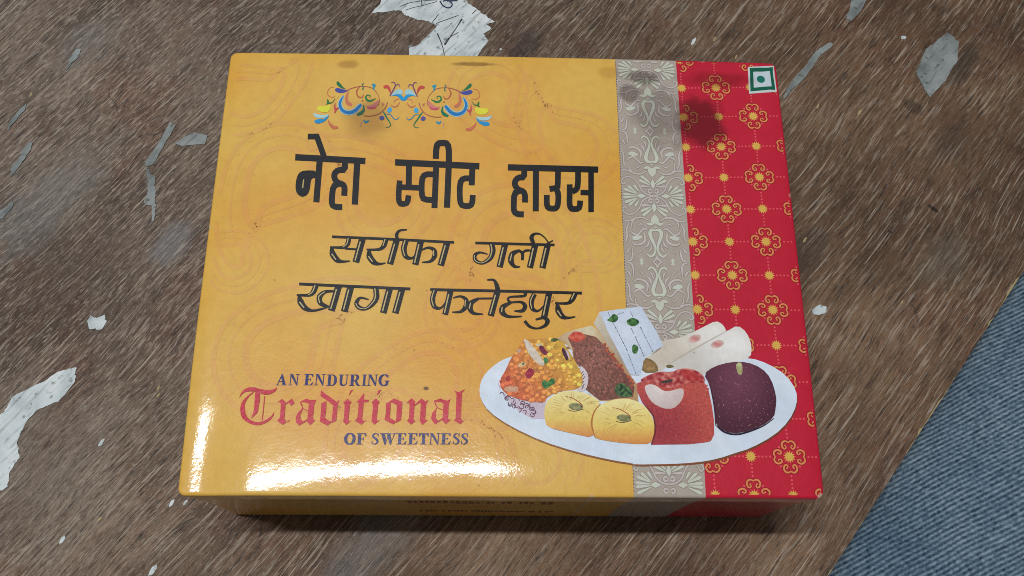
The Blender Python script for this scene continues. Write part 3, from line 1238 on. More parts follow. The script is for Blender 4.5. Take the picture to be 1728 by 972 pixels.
# ---- rubbed print on the front side
def front_point(u, t):
    z0 = H + lid_h(u, -HD + 0.11) - 0.11
    bow = 0.10 * math.sin(math.pi * t) * (0.6 + 0.8 * noise.noise(Vector((u * 0.12, (-HD + 0.11) * 0.12, 2))))
    return (u, -HD + bow + 0.05 * (1 - t) - 0.012, 0.12 + (z0 - 0.12) * t)


for t0, t1, c0, ua, ub, wd in ((0.62, 0.74, (150, 70, 44), -3.9, 1.9, 0.22), (0.20, 0.28, (112, 84, 48), -3.6, 2.4, 0.13)):
    fv, ff, fc = [], [], []
    u = ua
    while u < ub:
        w = wd * random.uniform(0.5, 1.0)
        a0, a1 = t0 + random.uniform(0, 0.03), t1 - random.uniform(0, 0.03)
        k = len(fv)
        fv += [front_point(u, a0), front_point(u + w, a0), front_point(u + w, a1), front_point(u, a1)]
        ff.append((k, k + 1, k + 2, k + 3))
        fc += [lin(c0)] * 4
        u += w + wd * random.choice((0.3, 0.35, 0.4, 1.4))
    mesh_obj('side_lettering', fv, ff, MAT_PRINT, lid, colors=fc)

# ---- floral emblem
em = Print('floral_emblem', 2)
ce = crop(520, 130, 10.8)
UM = px_uv(681, 165)[0]


def es(pts, w, col):
    if not hasattr(w, '__len__'):
        w = [w] * len(pts)
    em.stroke(ce(pts), [a / 10.8 for a in w], col, mirror=UM, step=1.2)


def ef(pts, col):
    L = [px_uv(*p) for p in ce(chaikin(pts, True, 1))]
    em.fill_uv(L, col, 9)
    em.fill_uv([(2 * UM - u, v) for u, v in L][::-1], col, 9)


BL, GR, RD_, PU, PB, BRN = (26, 120, 190), (24, 116, 66), (200, 84, 72), (96, 74, 140), (160, 206, 214), (168, 84, 74)
halo = (208, 200, 150)
es([(650, 340), (600, 420), (580, 500), (610, 590), (680, 640), (770, 650), (860, 610), (930, 540), (970, 500)], [30, 66, 84, 88, 92, 96, 92, 84, 60], PB)
es([(650, 340), (600, 420), (580, 500), (610, 590), (680, 640), (770, 650), (860, 610), (930, 540), (970, 500)], [12, 38, 52, 56, 60, 66, 62, 56, 36], BL)
ef([(515, 95), (545, 75), (590, 120), (640, 190), (700, 218), (620, 212), (555, 175), (520, 140)], GR)
ef([(488, 215), (540, 198), (620, 222), (700, 238), (775, 222), (700, 272), (610, 297), (530, 282), (490, 250)], (66, 76, 160))
es([(690, 255), (790, 210), (900, 180), (1000, 172), (1110, 185), (1180, 215), (1250, 290), (1290, 370), (1300, 450), (1270, 530)], [18, 16, 14, 12, 12, 12, 11, 11, 11, 11], BRN)
es([(1450, 460), (1400, 570), (1310, 660), (1200, 703), (1100, 715), (1010, 706)], 15, BRN)
es([(480, 180), (400, 200), (355, 270), (370, 340), (440, 372), (490, 350)], [8, 14, 14, 14, 14, 8], (206, 122, 70))
es([(735, 270), (708, 340), (702, 430), (740, 490), (800, 512)], [14, 40, 58, 70, 40], (204, 118, 88))
es([(940, 180), (888, 250), (890, 320), (930, 370), (990, 368), (1008, 320)], [10, 26, 26, 24, 20, 12], (186, 96, 62))
es([(1015, 118), (985, 145), (1005, 190), (992, 238)], [16, 18, 18, 26], (56, 112, 84))
ef([(1155, 125), (1200, 120), (1252, 160), (1205, 182), (1218, 268), (1180, 212), (1172, 160)], (40, 148, 176))
es([(1120, 378), (1128, 342), (1075, 333), (1050, 380), (1080, 425), (1140, 436), (1235, 393)], [12, 18, 22, 32, 38, 38, 8], (36, 126, 66))
es([(1060, 530), (1130, 552), (1220, 510), (1282, 430)], [20, 60, 76, 30], (212, 130, 112))
es([(1075, 555), (1140, 570), (1210, 560), (1250, 530)], [20, 36, 36, 14], (204, 78, 108))
es([(1005, 515), (1012, 600), (965, 660), (888, 690)], [16, 40, 64, 36], (20, 116, 84))
es([(1300, 748), (1345, 750), (1388, 752)], [40, 92, 40], (84, 84, 150))
es([(1375, 190), (1440, 178), (1482, 230), (1496, 300)], [46, 60, 44, 8], (202, 70, 62))
es([(1490, 350), (1550, 240), (1590, 150), (1562, 96), (1515, 108)], [22, 24, 22, 18, 10], (122, 74, 116))
es([(1600, 152), (1650, 136), (1676, 188)], [14, 18, 10], (122, 74, 116))
ef([(1500, 370), (1560, 270), (1640, 218), (1715, 235), (1728, 330), (1600, 310)], PB)
ef([(1505, 352), (1600, 312), (1680, 318), (1742, 370), (1742, 440), (1690, 428), (1645, 362), (1590, 338)], (24, 150, 210))
es([(1660, 405), (1590, 420), (1560, 480)], [10, 18, 8], (214, 130, 96))
es([(1668, 465), (1622, 530), (1560, 543), (1500, 508)], [10, 22, 22, 8], (206, 112, 92))
ef([(1445, 580), (1500, 540), (1532, 590), (1512, 650), (1440, 652)], (70, 172, 222))
es([(1360, 628), (1400, 680), (1430, 740), (1480, 820), (1502, 880), (1460, 916), (1408, 914)], [8, 30, 28, 22, 18, 14, 8], (30, 124, 84))
es([(1430, 678), (1500, 688), (1560, 760), (1610, 777), (1658, 732)], [10, 18, 18, 16, 8], (60, 136, 166))
es([(1010, 785), (1050, 825), (1105, 795)], [20, 44, 24], (60, 146, 176))
es([(960, 800), (965, 860), (940, 915)], [10, 14, 8], (196, 150, 140))
es([(492, 392), (440, 465), (370, 480), (328, 502)], [6, 16, 28, 8], (28, 116, 56))
es([(352, 408), (362, 440), (362, 480)], [12, 36, 30], (28, 116, 56))
ef([(160, 560), (200, 528), (300, 532), (420, 508), (404, 600), (340, 652), (240, 642), (180, 612)], (226, 222, 58))
ef([(82, 650), (150, 680), (260, 700), (392, 680), (330, 742), (220, 757), (120, 732)], (172, 214, 222))
ef([(108, 800), (180, 768), (290, 772), (394, 692), (332, 792), (222, 852), (130, 847)], (24, 148, 208))
es([(368, 790), (400, 862), (470, 922), (548, 918)], [10, 44, 64, 30], (206, 112, 76))
es([(492, 470), (484, 560), (500, 600), (482, 665)], [8, 34, 44, 10], (198, 80, 84))
es([(500, 590), (560, 565)], [30, 34], (200, 76, 86))
es([(1340, 470), (1375, 500), (1340, 515)], [14, 22, 12], (204, 120, 106))
es([(985, 425), (1000, 445)], [22, 22], (170, 96, 60))
es([(560, 330), (520, 380)], [26, 8], (226, 214, 80))
em.build()

# ---- black title lettering (thick condensed Devanagari)
tl = Print('title_lettering', 3)
INK = (9, 10, 15)
A3, A4 = crop(480, 220, 6.171), crop(740, 220, 6.171)


def ts(cr, pts, w=62, smooth=1, col=INK):
    p = chaikin(pts, False, smooth) if smooth and len(pts) > 2 else pts
    tl.stroke(cr(p), w / 6.171, col, spline=False, step=9)


ts(A3, [(113, 281), (843, 321)], 66)
ts(A3, [(243, 66), (338, 66), (415, 282)], 60, 0)
ts(A3, [(368, 310), (332, 750)], 64)
tl.fill(A3([(340, 420), (200, 418), (150, 445), (125, 500), (113, 600), (130, 660), (170, 692), (205, 692), (245, 667), (267, 610), (275, 525),
            (292, 499), (340, 499)]), INK, 9, 1)
ts(A3, [(201, 512), (190, 603)], 12, 0, (196, 176, 112))
ts(A3, [(630, 330), (630, 412), (560, 414), (520, 450), (520, 505), (555, 548), (610, 562), (628, 600), (622, 682)])
ts(A3, [(575, 556), (508, 580), (494, 700), (494, 775), (530, 800), (602, 800)])
ts(A3, [(758, 330), (733, 774)], 65)
tl.stroke(A3([(1152, 334)]) + A4([(425, 375)]), 66 / 6.171, INK, spline=False, step=9)
ts(A3, [(1297, 360), (1294, 600)])
ts(A3, [(1190, 592), (1425, 600)], 58)
ts(A3, [(1200, 524), (1193, 600), (1188, 700), (1198, 762), (1240, 770), (1282, 755), (1292, 678)], 58)
ts(A3, [(1570, 459), (1460, 458), (1430, 510), (1428, 670), (1450, 722), (1570, 728)], 60)
ts(A3, [(1580, 370), (1562, 810)], 62)
ts(A3, [(1576, 297), (1580, 190), (1595, 140), (1645, 130), (1700, 140), (1714, 220), (1710, 400), (1692, 806)], 64)
ts(A4, [(352, 390), (345, 573)])
ts(A4, [(345, 502), (255, 500), (222, 550), (220, 700), (232, 775), (280, 792), (335, 785), (352, 750), (357, 675)], 60)
ts(A4, [(722, 386), (1662, 410)], 64)
ts(A4, [(893, 410), (890, 490), (830, 492), (795, 530), (795, 575), (830, 620), (885, 636), (902, 680), (900, 752)], 61)
ts(A4, [(850, 628), (788, 655), (782, 790), (786, 850), (825, 875), (888, 876)], 61)
ts(A4, [(1014, 420), (1012, 844)], 63)
ts(A4, [(1244, 420), (1242, 545), (1238, 600), (1155, 612)], 60)
ts(A4, [(1225, 612), (1248, 660), (1245, 770), (1225, 812), (1185, 818), (1140, 808), (1126, 770), (1127, 674)], 60)
ts(A4, [(1452, 420), (1452, 560), (1440, 615), (1390, 640)], 60)
ts(A4, [(1365, 564), (1366, 640), (1362, 760), (1375, 815), (1415, 823), (1460, 815), (1472, 780), (1475, 733)], 60)
ts(A4, [(1478, 648), (1590, 652)], 54)
ts(A4, [(1588, 420), (1588, 852)], 58)
tl.build()

# ---- address lettering: two lines of slanted inline Devanagari
al = Print('address_lettering', 3)
A5, A6 = crop(480, 380, 5.4), crop(720, 380, 5.4)
INK2, INL = (9, 7, 8), (200, 180, 128)
INLINES = []


def as_(cr, pts, w, inline=True):
    if not hasattr(w, '__len__'):
        w = [w] * len(pts)
    al.stroke(cr(pts), [a / 5.4 for a in w], INK2, step=2.0)
    if inline and max(w) >= 44:
        INLINES.append((cr, pts, w))


def av(cr, x0, y0, x1, y1, w=58):
    al.stroke(cr([(x0, y0), (x1, y1)]), w / 5.4, INK2, spline=False, step=9)
    dx, dy = x1 - x0, y1 - y0
    q = [(x0 + dx * t - w * 0.17, y0 + dy * t) for t in (0.14, 0.93)]
    INLINES.append((cr, q, None))


as_(A5, [(435, 106), (990, 130), (1546, 158)], 24, False)
as_(A5, [(588, 118), (575, 172), (535, 203), (415, 202)], [42, 44, 28, 16])
as_(A5, [(432, 205), (440, 262), (478, 315), (525, 332), (598, 328)], [24, 58, 54, 26, 10])
as_(A5, [(550, 214), (670, 222)], 18, False)
av(A5, 712, 120, 650, 340, 62)
as_(A5, [(925, 130), (905, 190), (858, 222), (748, 222)], [46, 44, 26, 14])
as_(A5, [(772, 225), (776, 285), (812, 335), (858, 354), (922, 346)], [24, 58, 54, 26, 10])
av(A5, 1022, 140, 962, 357, 58)
as_(A5, [(1035, 135), (1022, 92), (1048, 52), (1118, 42)], [24, 34, 22, 12], False)
as_(A5, [(1108, 140), (1088, 215), (1106, 285), (1160, 302), (1205, 262)], [52, 52, 44, 22, 14])
av(A5, 1243, 145, 1192, 362, 58)
as_(A5, [(1250, 228), (1310, 206), (1364, 228), (1368, 282), (1330, 330), (1252, 340)], [14, 22, 38, 46, 26, 10])
av(A5, 1484, 155, 1424, 370, 60)
as_(A6, [(443, 163), (1165, 181)], 24, False)
as_(A6, [(592, 175), (602, 235), (575, 305), (505, 346), (446, 322), (440, 275), (484, 250), (556, 266)], [48, 52, 44, 28, 36, 34, 20, 10])
av(A6, 714, 175, 664, 384, 58)
as_(A6, [(850, 230), (782, 262), (768, 325), (800, 376), (852, 380)], [22, 46, 54, 30, 10])
as_(A6, [(842, 234), (872, 258), (872, 320)], [20, 30, 26], False)
as_(A6, [(868, 262), (900, 234), (955, 232)], [16, 24, 16], False)
av(A6, 988, 180, 940, 390, 58)
av(A6, 1103, 180, 1054, 392, 58)
as_(A6, [(972, 165), (955, 112), (985, 80), (1035, 84), (1080, 120), (1112, 165)], [36, 40, 22, 14, 12, 14], False)
as_(A6, [(1092, 172), (1150, 142)], 14, False)
as_(A5, [(135, 537), (1147, 582)], 26, False)
as_(A5, [(288, 548), (264, 608), (222, 638), (112, 638)], [48, 48, 30, 16])
as_(A5, [(135, 640), (148, 700), (188, 755), (255, 780), (335, 766), (412, 742)], [22, 60, 52, 24, 20, 12])
as_(A5, [(470, 604), (375, 608), (322, 652), (330, 712), (410, 748)], [16, 30, 50, 46, 18])
av(A5, 495, 552, 428, 782, 62)
av(A5, 606, 556, 545, 790, 62)
as_(A5, [(832, 578), (838, 655), (805, 715), (742, 762), (682, 752), (656, 712), (692, 664), (770, 680)], [50, 54, 46, 28, 42, 40, 24, 10])
av(A5, 960, 572, 900, 802, 60)
av(A5, 1072, 578, 1010, 804, 60)
as_(A6, [(33, 588), (700, 602), (1415, 620)], 26, False)
as_(A6, [(76, 595), (54, 672), (70, 742), (128, 756), (172, 705)], [42, 48, 42, 20, 12])
av(A6, 218, 598, 168, 817, 54)
as_(A6, [(242, 664), (308, 650), (360, 682), (356, 742), (310, 788), (232, 794)], [12, 20, 38, 46, 26, 10])
as_(A6, [(460, 670), (615, 668)], 18, False)
as_(A6, [(470, 672), (408, 708), (396, 762), (430, 804), (514, 812)], [22, 46, 52, 30, 10])
av(A6, 645, 605, 583, 828, 58)
as_(A6, [(552, 500), (612, 502), (640, 555), (650, 612)], [14, 22, 42, 44], False)
as_(A6, [(898, 615), (886, 646), (760, 656), (742, 684), (775, 708)], [36, 24, 18, 22, 20], False)
as_(A6, [(762, 706), (858, 702), (896, 738), (872, 780), (798, 784)], [16, 22, 42, 34, 10])
as_(A6, [(770, 706), (696, 745), (690, 795), (745, 833), (868, 832)], [20, 46, 54, 26, 12])
as_(A6, [(982, 628), (954, 695), (964, 762), (1015, 782), (1068, 735)], [46, 48, 40, 20, 12])
av(A6, 1115, 620, 1070, 840, 58)
as_(A6, [(992, 862), (1065, 846), (1100, 872), (1080, 914), (1010, 942), (940, 925), (892, 874)], [16, 26, 44, 32, 16, 26, 30], False)
as_(A6, [(1352, 622), (1325, 678), (1282, 712), (1168, 712)], [50, 48, 26, 16])
as_(A6, [(1190, 714), (1200, 780), (1235, 832), (1285, 846), (1355, 835)], [24, 58, 48, 24, 10])
al.z0 += 0.001
for cr, pts, w in INLINES:
    if w is None:
        al.stroke(cr(pts), 11 / 5.4, INL, spline=False, step=9)
    else:
        wm = max(w)
        ks = [i for i, a in enumerate(w) if a >= wm * 0.6]
        a, b = ks[0], ks[-1]
        if b - a < 1:
            continue
        al.stroke(cr([(x - 0.16 * ww, y) for (x, y), ww in zip(pts[a:b + 1], w[a:b + 1])]),
                  [ww * 0.20 / 5.4 for ww in w[a:b + 1]], INL, step=2.0)
al.build()

# ---- slogan: serif capitals and a blackletter word
sg = Print('slogan_lettering', 3)
NAVY, CRIM = (26, 28, 104), (200, 24, 54)


def glyph(ch, x0, x1, ytop, ybase, shear):
    """serif capital drawn in its cell; cell coordinates 0..1, y up"""
    W_, H_ = x1 - x0, ybase - ytop

    def T(p):
        return (x0 + p[0] * W_ + shear * p[1] * H_, ybase - p[1] * H_)

    def poly(*pts):
        sg.fill([T(p) for p in pts], NAVY, 9)

    def curve(pts, w):
        sg.stroke([T(p) for p in pts], [a * W_ for a in (w if hasattr(w, '__len__') else [w] * len(pts))], NAVY, step=0.8)

    def rect(a, b, c, d):
        poly((a, b), (c, b), (c, d), (a, d))
    t = 0.24
    if ch == 'I':
        rect(0.32, 0, 0.70, 1), rect(0.1, 0, 0.92, 0.06), rect(0.1, 0.94, 0.92, 1)
    elif ch == 'E':
        rect(0.14, 0, 0.42, 1), rect(0, 0, 0.9, 0.06), rect(0, 0.94, 0.88, 1), rect(0.4, 0.47, 0.66, 0.54)
        poly((0.82, 0), (0.96, 0.3), (0.9, 0.3), (0.66, 0.05)), poly((0.88, 1), (0.88, 0.72), (0.83, 0.72), (0.66, 0.95)), rect(0.62, 0.38, 0.68, 0.64)
    elif ch == 'F':
        rect(0.14, 0, 0.44, 1), rect(0, 0, 0.62, 0.06), rect(0, 0.94, 0.92, 1), rect(0.4, 0.46, 0.68, 0.53)
        poly((0.92, 1), (0.94, 0.7), (0.88, 0.7), (0.68, 0.95)), rect(0.64, 0.36, 0.70, 0.64)
    elif ch == 'T':
        rect(0.36, 0, 0.66, 1), rect(0.2, 0, 0.82, 0.06), rect(0.04, 0.94, 0.98, 1)
        poly((0.04, 1), (0.02, 0.7), (0.07, 0.7), (0.3, 0.95)), poly((0.98, 1), (1.0, 0.7), (0.95, 0.7), (0.72, 0.95))
    elif ch == 'N':
        rect(0.14, 0, 0.22, 1), rect(0.80, 0, 0.88, 1), poly((0.02, 1), (0.36, 1), (0.88, 0.12), (0.88, -0.02), (0.78, -0.02), (0.14, 0.92))
        rect(0.02, 0, 0.36, 0.06), rect(0.66, 0.94, 1.0, 1)
    elif ch == 'A':
        poly((0.46, 1), (0.56, 1), (0.92, 0.04), (0.64, 0.04), (0.40, 0.80)), poly((0.46, 1), (0.5, 0.88), (0.18, 0.04), (0.1, 0.04))
        rect(0.24, 0.30, 0.7, 0.37), rect(0.0, 0, 0.32, 0.06), rect(0.52, 0, 1.0, 0.06)
    elif ch == 'D':
        rect(0.14, 0, 0.40, 1), rect(0, 0, 0.5, 0.06), rect(0, 0.94, 0.5, 1)
        curve([(0.45, 0.97), (0.68, 0.92), (0.83, 0.72), (0.85, 0.5), (0.83, 0.28), (0.68, 0.08), (0.45, 0.03)], [0.06, 0.12, 0.24, 0.27, 0.24, 0.12, 0.06])
    elif ch == 'U':
        rect(0.12, 0.3, 0.38, 1), rect(0.0, 0.94, 0.5, 1), rect(0.62, 0.94, 1.0, 1)
        curve([(0.25, 0.36), (0.30, 0.14), (0.48, 0.04), (0.66, 0.07), (0.79, 0.2), (0.82, 0.45), (0.82, 1.0)], [0.26, 0.24, 0.14, 0.10, 0.09, 0.08, 0.08])
    elif ch == 'R':
        rect(0.12, 0, 0.38, 1), rect(0, 0, 0.48, 0.06), rect(0, 0.94, 0.5, 1), rect(0.36, 0.45, 0.55, 0.51)
        curve([(0.45, 0.97), (0.62, 0.94), (0.72, 0.84), (0.72, 0.64), (0.62, 0.52), (0.45, 0.48)], [0.06, 0.14, 0.24, 0.24, 0.14, 0.06])
        poly((0.42, 0.48), (0.64, 0.5), (0.92, 0.06), (1.02, 0.06), (1.02, 0), (0.72, 0))
    elif ch == 'O':
        a = [(0.5 + 0.39 * math.cos(k * math.pi / 8), 0.5 + 0.48 * math.sin(k * math.pi / 8)) for k in range(17)]
        curve(a, [0.09 + 0.20 * abs(math.cos(k * math.pi / 8)) for k in range(17)])
    elif ch == 'G':
        a = [(0.52 + 0.40 * math.cos(k * math.pi / 8), 0.5 + 0.48 * math.sin(k * math.pi / 8)) for k in range(2, 15)]
        curve(a, [0.08 + 0.20 * abs(math.cos(k * math.pi / 8)) for k in range(2, 15)])
        rect(0.68, 0.06, 0.92, 0.42), rect(0.56, 0.40, 1.04, 0.46), poly((0.86, 1.0), (0.90, 0.68), (0.84, 0.68), (0.74, 0.9))
    elif ch == 'S':
        curve([(0.84, 0.70), (0.74, 0.92), (0.50, 0.97), (0.26, 0.88), (0.24, 0.70), (0.46, 0.56), (0.72, 0.42), (0.80, 0.24), (0.66, 0.08), (0.42, 0.03), (0.22, 0.1), (0.13, 0.32)],
              [0.05, 0.09, 0.11, 0.2, 0.26, 0.28, 0.28, 0.26, 0.18, 0.11, 0.08, 0.05])
        rect(0.82, 0.68, 0.88, 1.0), rect(0.09, 0, 0.15, 0.34)
    elif ch == 'W':
        poly((0.06, 1), (0.28, 1), (0.42, 0.25), (0.38, -0.02), (0.30, -0.02)), poly((0.36, 0.1), (0.33, 0.0), (0.5, 0.84), (0.55, 0.8))
        poly((0.40, 1), (0.62, 1), (0.76, 0.25), (0.72, -0.02), (0.64, -0.02)), poly((0.70, 0.1), (0.68, 0.0), (0.88, 1), (0.94, 1))
        rect(0.0, 0.94, 0.7, 1), rect(0.78, 0.94, 1.04, 1)


def word(letters, cr, ytop, ybase, shear):
    for ch, a, b in letters:
        (x0, y0), (x1, y1) = cr([(a, ytop), (b, ybase)])
        glyph(ch, x0, x1, y0, y1, shear)


AA, AB, AC, A7 = crop(400, 625, 9.72), crop(540, 625, 9.72), crop(650, 625, 7.48), crop(390, 610, 4.114)
word([('A', 636, 812), ('N', 838, 1010), ('E', 1090, 1255), ('N', 1262, 1436)], AA, 62, 246, 0.10)
word([('D', 102, 272), ('U', 296, 462), ('R', 478, 655), ('I', 672, 765), ('N', 765, 940), ('G', 955, 1130)], AB, 70, 254, 0.08)
word([('O', 785, 860), ('F', 868, 940), ('S', 970, 1026), ('W', 1030, 1142), ('E', 1148, 1220), ('E', 1224, 1298), ('T', 1298, 1368),
      ('N', 1370, 1448), ('E', 1452, 1528), ('S', 1533, 1588), ('S', 1590, 1646)], A7, 499, 576, 0.06)


def bf(cr, *polys):
    for p in polys:
        sg.fill(cr(p), CRIM, 9)


bf(AA, [(32, 458), (70, 375), (130, 308), (200, 280), (300, 280), (380, 308), (500, 325), (580, 320), (628, 303), (660, 276), (642, 332), (600, 367),
        (530, 397), (450, 402), (380, 375), (300, 350), (220, 345), (140, 355), (90, 385), (55, 430)],
   [(300, 360), (378, 365), (374, 500), (352, 600), (347, 672), (322, 712), (228, 795), (268, 700), (284, 620), (290, 500)],
   [(662, 532), (740, 468), (797, 520), (787, 700), (777, 790), (812, 850), (750, 898), (662, 832), (705, 780), (715, 650), (720, 545), (700, 518)],
   [(795, 545), (845, 505), (900, 468), (947, 535), (890, 584), (850, 532), (800, 562)],
   [(815, 847), (872, 812), (852, 845), (825, 852)],
   [(1028, 522), (1140, 463), (1200, 490), (1240, 490), (1303, 486), (1267, 560), (1257, 680), (1242, 790), (1284, 822), (1200, 903), (1150, 845),
    (1165, 700), (1180, 560), (1165, 542), (1110, 524), (1065, 524)],
   [(1033, 520), (1048, 515), (1068, 560), (1090, 620), (1064, 680), (1042, 720), (1040, 780), (1070, 840), (1110, 828), (1152, 798), (1152, 828),
    (1020, 907), (963, 850), (970, 760), (1000, 700), (1055, 640), (1070, 612), (1045, 560)])
sg.stroke(AA([(272, 360), (190, 425), (112, 525), (94, 640), (118, 755), (190, 828), (300, 872), (400, 866), (500, 822), (580, 752), (604, 694)]),
          [a / 9.72 for a in (12, 24, 52, 78, 78, 62, 52, 48, 42, 26, 8)], CRIM, step=1.2)
sg.stroke(AA([(455, 425), (415, 820)]), 14 / 9.72, CRIM, step=2)
sg.stroke(AA([(1085, 630), (1162, 666)]), 11 / 9.72, CRIM, step=2)
I_ = [(383, 530), (455, 468), (520, 525), (492, 560), (482, 680), (467, 800), (482, 836), (524, 818), (430, 898), (383, 845), (400, 700), (405, 560)]
bf(AB, [(22, 545), (106, 503), (102, 640), (82, 780), (135, 820), (196, 850), (120, 907), (-2, 840), (15, 700)],
   [(22, 328), (60, 365), (180, 450), (280, 520), (318, 485), (292, 560), (267, 830), (185, 862), (208, 700), (213, 572), (110, 492), (8, 420)],
   I_, [(473, 408), (500, 333), (551, 320), (520, 352), (490, 402)],
   [(593, 522), (640, 485), (727, 368), (717, 480), (797, 485), (797, 520), (717, 525), (707, 650), (692, 790), (717, 835), (768, 817), (675, 893),
    (578, 830), (615, 770), (630, 600), (635, 525)],
   [(x + 462, y - 5) for x, y in I_], [(933, 410), (955, 333), (1008, 320), (975, 372)],
   [(1083, 540), (1167, 508), (1162, 560), (1147, 780), (1240, 835), (1272, 830), (1200, 888), (1058, 815), (1080, 700)],
   [(1140, 512), (1215, 463), (1352, 520), (1342, 700), (1327, 820), (1238, 862), (1250, 790), (1263, 572), (1200, 537)])
bf(AC, [(265, 414), (335, 353), (380, 395), (367, 438), (460, 356), (510, 395), (548, 372), (517, 430), (510, 560), (502, 618), (538, 628), (475, 687),
        (438, 640), (445, 520), (450, 422), (440, 407), (370, 452), (364, 560), (357, 620), (380, 640), (325, 687), (276, 640), (303, 600), (308, 430), (298, 407)],
   [(612, 386), (700, 356), (740, 375), (785, 385), (824, 362), (802, 430), (797, 560), (792, 618), (828, 623), (765, 682), (723, 635), (730, 520),
    (738, 422), (700, 398), (640, 398)],
   [(616, 385), (628, 385), (640, 420), (660, 465), (644, 500), (638, 560), (643, 610), (670, 638), (724, 602), (724, 622), (628, 684), (578, 610), (595, 540),
    (645, 480), (650, 467), (625, 420)],
   [(867, 252), (905, 268), (920, 280), (1008, 238), (972, 285), (962, 420), (957, 600), (972, 640), (1008, 628), (945, 682), (866, 632), (890, 610), (895, 450), (900, 297)])
sg.stroke(AC([(655, 470), (736, 502)]), 9 / 7.48, CRIM, step=2)
sg.build()

# ---- vegetarian mark
vg = Print('vegetarian_mark', 3, 0.004)
c8 = crop(1020, 80, 4.418)
vg.fill(c8([(1068, 148), (1262, 138), (1284, 332), (1078, 347)]), (206, 214, 214), 0.08)
vg.fill(c8([(1082, 156), (1254, 149), (1272, 318), (1088, 330)]), (10, 96, 72), 0.08)
vg.fill(c8([(1108, 184), (1232, 178), (1246, 292), (1112, 302)]), (200, 212, 220), 0.08)
du, dv = px_uv(*c8([(1165, 240)])[0])
vg.disc_uv(du, dv, 0.19, (18, 116, 96), 20)
vg.build('green framed square with a green dot')

# ---- printed picture: a white plate of sweets
pc = Print('sweets_picture', 2.6)
S1, S2, S3, SL, SK = crop(800, 500, 3.24), crop(1050, 500, 3.24), crop(930, 510, 5.72), crop(830, 560, 6.076), crop(1060, 610, 6.48)


def nz(u, v, f, s=0.0):
    return noise.noise(Vector((u * f, v * f, s)))


def plate_col(u, v):
    return mixc((228, 238, 250), (214, 228, 246), 0.5 + 0.6 * nz(u, v, 0.7))


rim = S1([(195, 333), (150, 350), (90, 392), (45, 445), (28, 500), (34, 560), (80, 632), (200, 712), (370, 792), (560, 852), (750, 896), (870, 914)]) + \
    S2([(60, 920), (250, 918), (400, 910), (520, 890), (620, 856), (700, 832), (830, 762), (912, 682), (955, 592), (953, 515), (895, 430), (800, 370),
        (700, 336), (500, 330), (200, 330), (-300, 250), (-500, 300)])
pc.fill([(x + 1, y + 3.5) for x, y in rim], lambda u, v: mixc((150, 100, 40), (120, 60, 40), u / 12), 0.3, 1)   # printed drop edge
pc.fill(rim, plate_col, 0.12, 1)


def soft(c0, c1, cx, cy, rx, ry, grain=0.0, gf=6.0, pw=1.0):
    """radial gradient about a photo pixel"""
    uu, vv = px_uv(cx, cy)
    sx = abs(px_uv(cx + rx, cy)[0] - uu)
    sy = abs(px_uv(cx, cy + ry)[1] - vv)

    def f(u, v):
        d = math.hypot((u - uu) / sx, (v - vv) / sy)
        c = mixc(c0, c1, d ** pw)
        if grain:
            k = 1 + grain * (nz(u, v, gf, 3) + 0.6 * nz(u, v, gf * 2.3, 8))
            c = tuple(max(0, min(255, a * k)) for a in c)
        return c
    return f


# rolls
pc.fill(S2([(105, 352), (150, 325), (220, 288), (215, 240), (300, 232), (380, 200), (450, 165), (510, 134), (548, 152), (570, 190), (562, 240), (380, 300),
            (240, 390), (200, 420), (105, 420)]), soft((246, 246, 242), (214, 204, 190), 1205, 560, 90, 62, 0.03), 0.1, 1)
pc.fill(S2([(105, 350), (140, 334), (190, 368), (200, 420), (104, 420)]), soft((176, 136, 90), (120, 100, 60), 1095, 618, 18, 16, 0.3, 8), 0.08, 1)
pc.fill(S2([(232, 386), (340, 320), (480, 240), (575, 190), (630, 158), (680, 196), (708, 270), (702, 338), (620, 356), (520, 380), (440, 440), (350, 410)]),
        soft((250, 250, 248), (214, 210, 204), 1240, 582, 84, 58, 0.03), 0.1, 1)
pc.stroke(S2([(240, 382), (340, 319), (480, 240), (575, 188)]), [1, 2.6, 2.2, 0.6], (196, 188, 176))
for x, y in ((397, 232), (520, 262)):
    q = S2([(x + 36 * math.cos(a), y + 22 * math.sin(a) - 8 * math.cos(a)) for a in np.linspace(0, 2 * math.pi, 15)[:-1]])
    cx, cy = S2([(x, y)])[0]
    pc.fill(q, soft((206, 122, 122), (222, 196, 188), cx, cy, 11, 7, 0.1), 0.06)
pc.fill(S2([(235, 380), (262, 372), (290, 386), (250, 396)]), (110, 104, 60), 0.1, 1)

# layered white barfi
pc.fill(S3([(465, 95), (408, 206), (500, 335), (640, 545), (762, 705), (850, 712), (850, 660), (640, 460), (520, 230)]),
        soft((216, 208, 190), (176, 160, 138), 1005, 530, 70, 90, 0.05), 0.15)
pc.fill(S3([(465, 95), (640, 70), (870, 43), (920, 130), (1010, 270), (1082, 420), (1000, 470), (935, 510), (890, 570), (868, 702), (822, 708), (760, 695),
            (650, 480), (540, 270)]), soft((222, 232, 248), (198, 212, 234), 1060, 560, 70, 70, 0.05, 14), 0.08)
for a, b in (((548, 95), (590, 185)), ((598, 200), (740, 480)), ((745, 500), (822, 702)), ((640, 120), (700, 100)), ((760, 85), (790, 145)), ((770, 250), (800, 310)), ((810, 330), (900, 530)), ((860, 240), (985, 490))):
    for k in range(8):
        t0, t1 = k / 8, k / 8 + 0.1
        pc.stroke(S3([(a[0] + (b[0] - a[0]) * t0, a[1] + (b[1] - a[1]) * t0), (a[0] + (b[0] - a[0]) * t1, a[1] + (b[1] - a[1]) * t1)]), random.uniform(0.7, 1.4), (96, 104, 122), step=4)
GRN = (34, 96, 44)
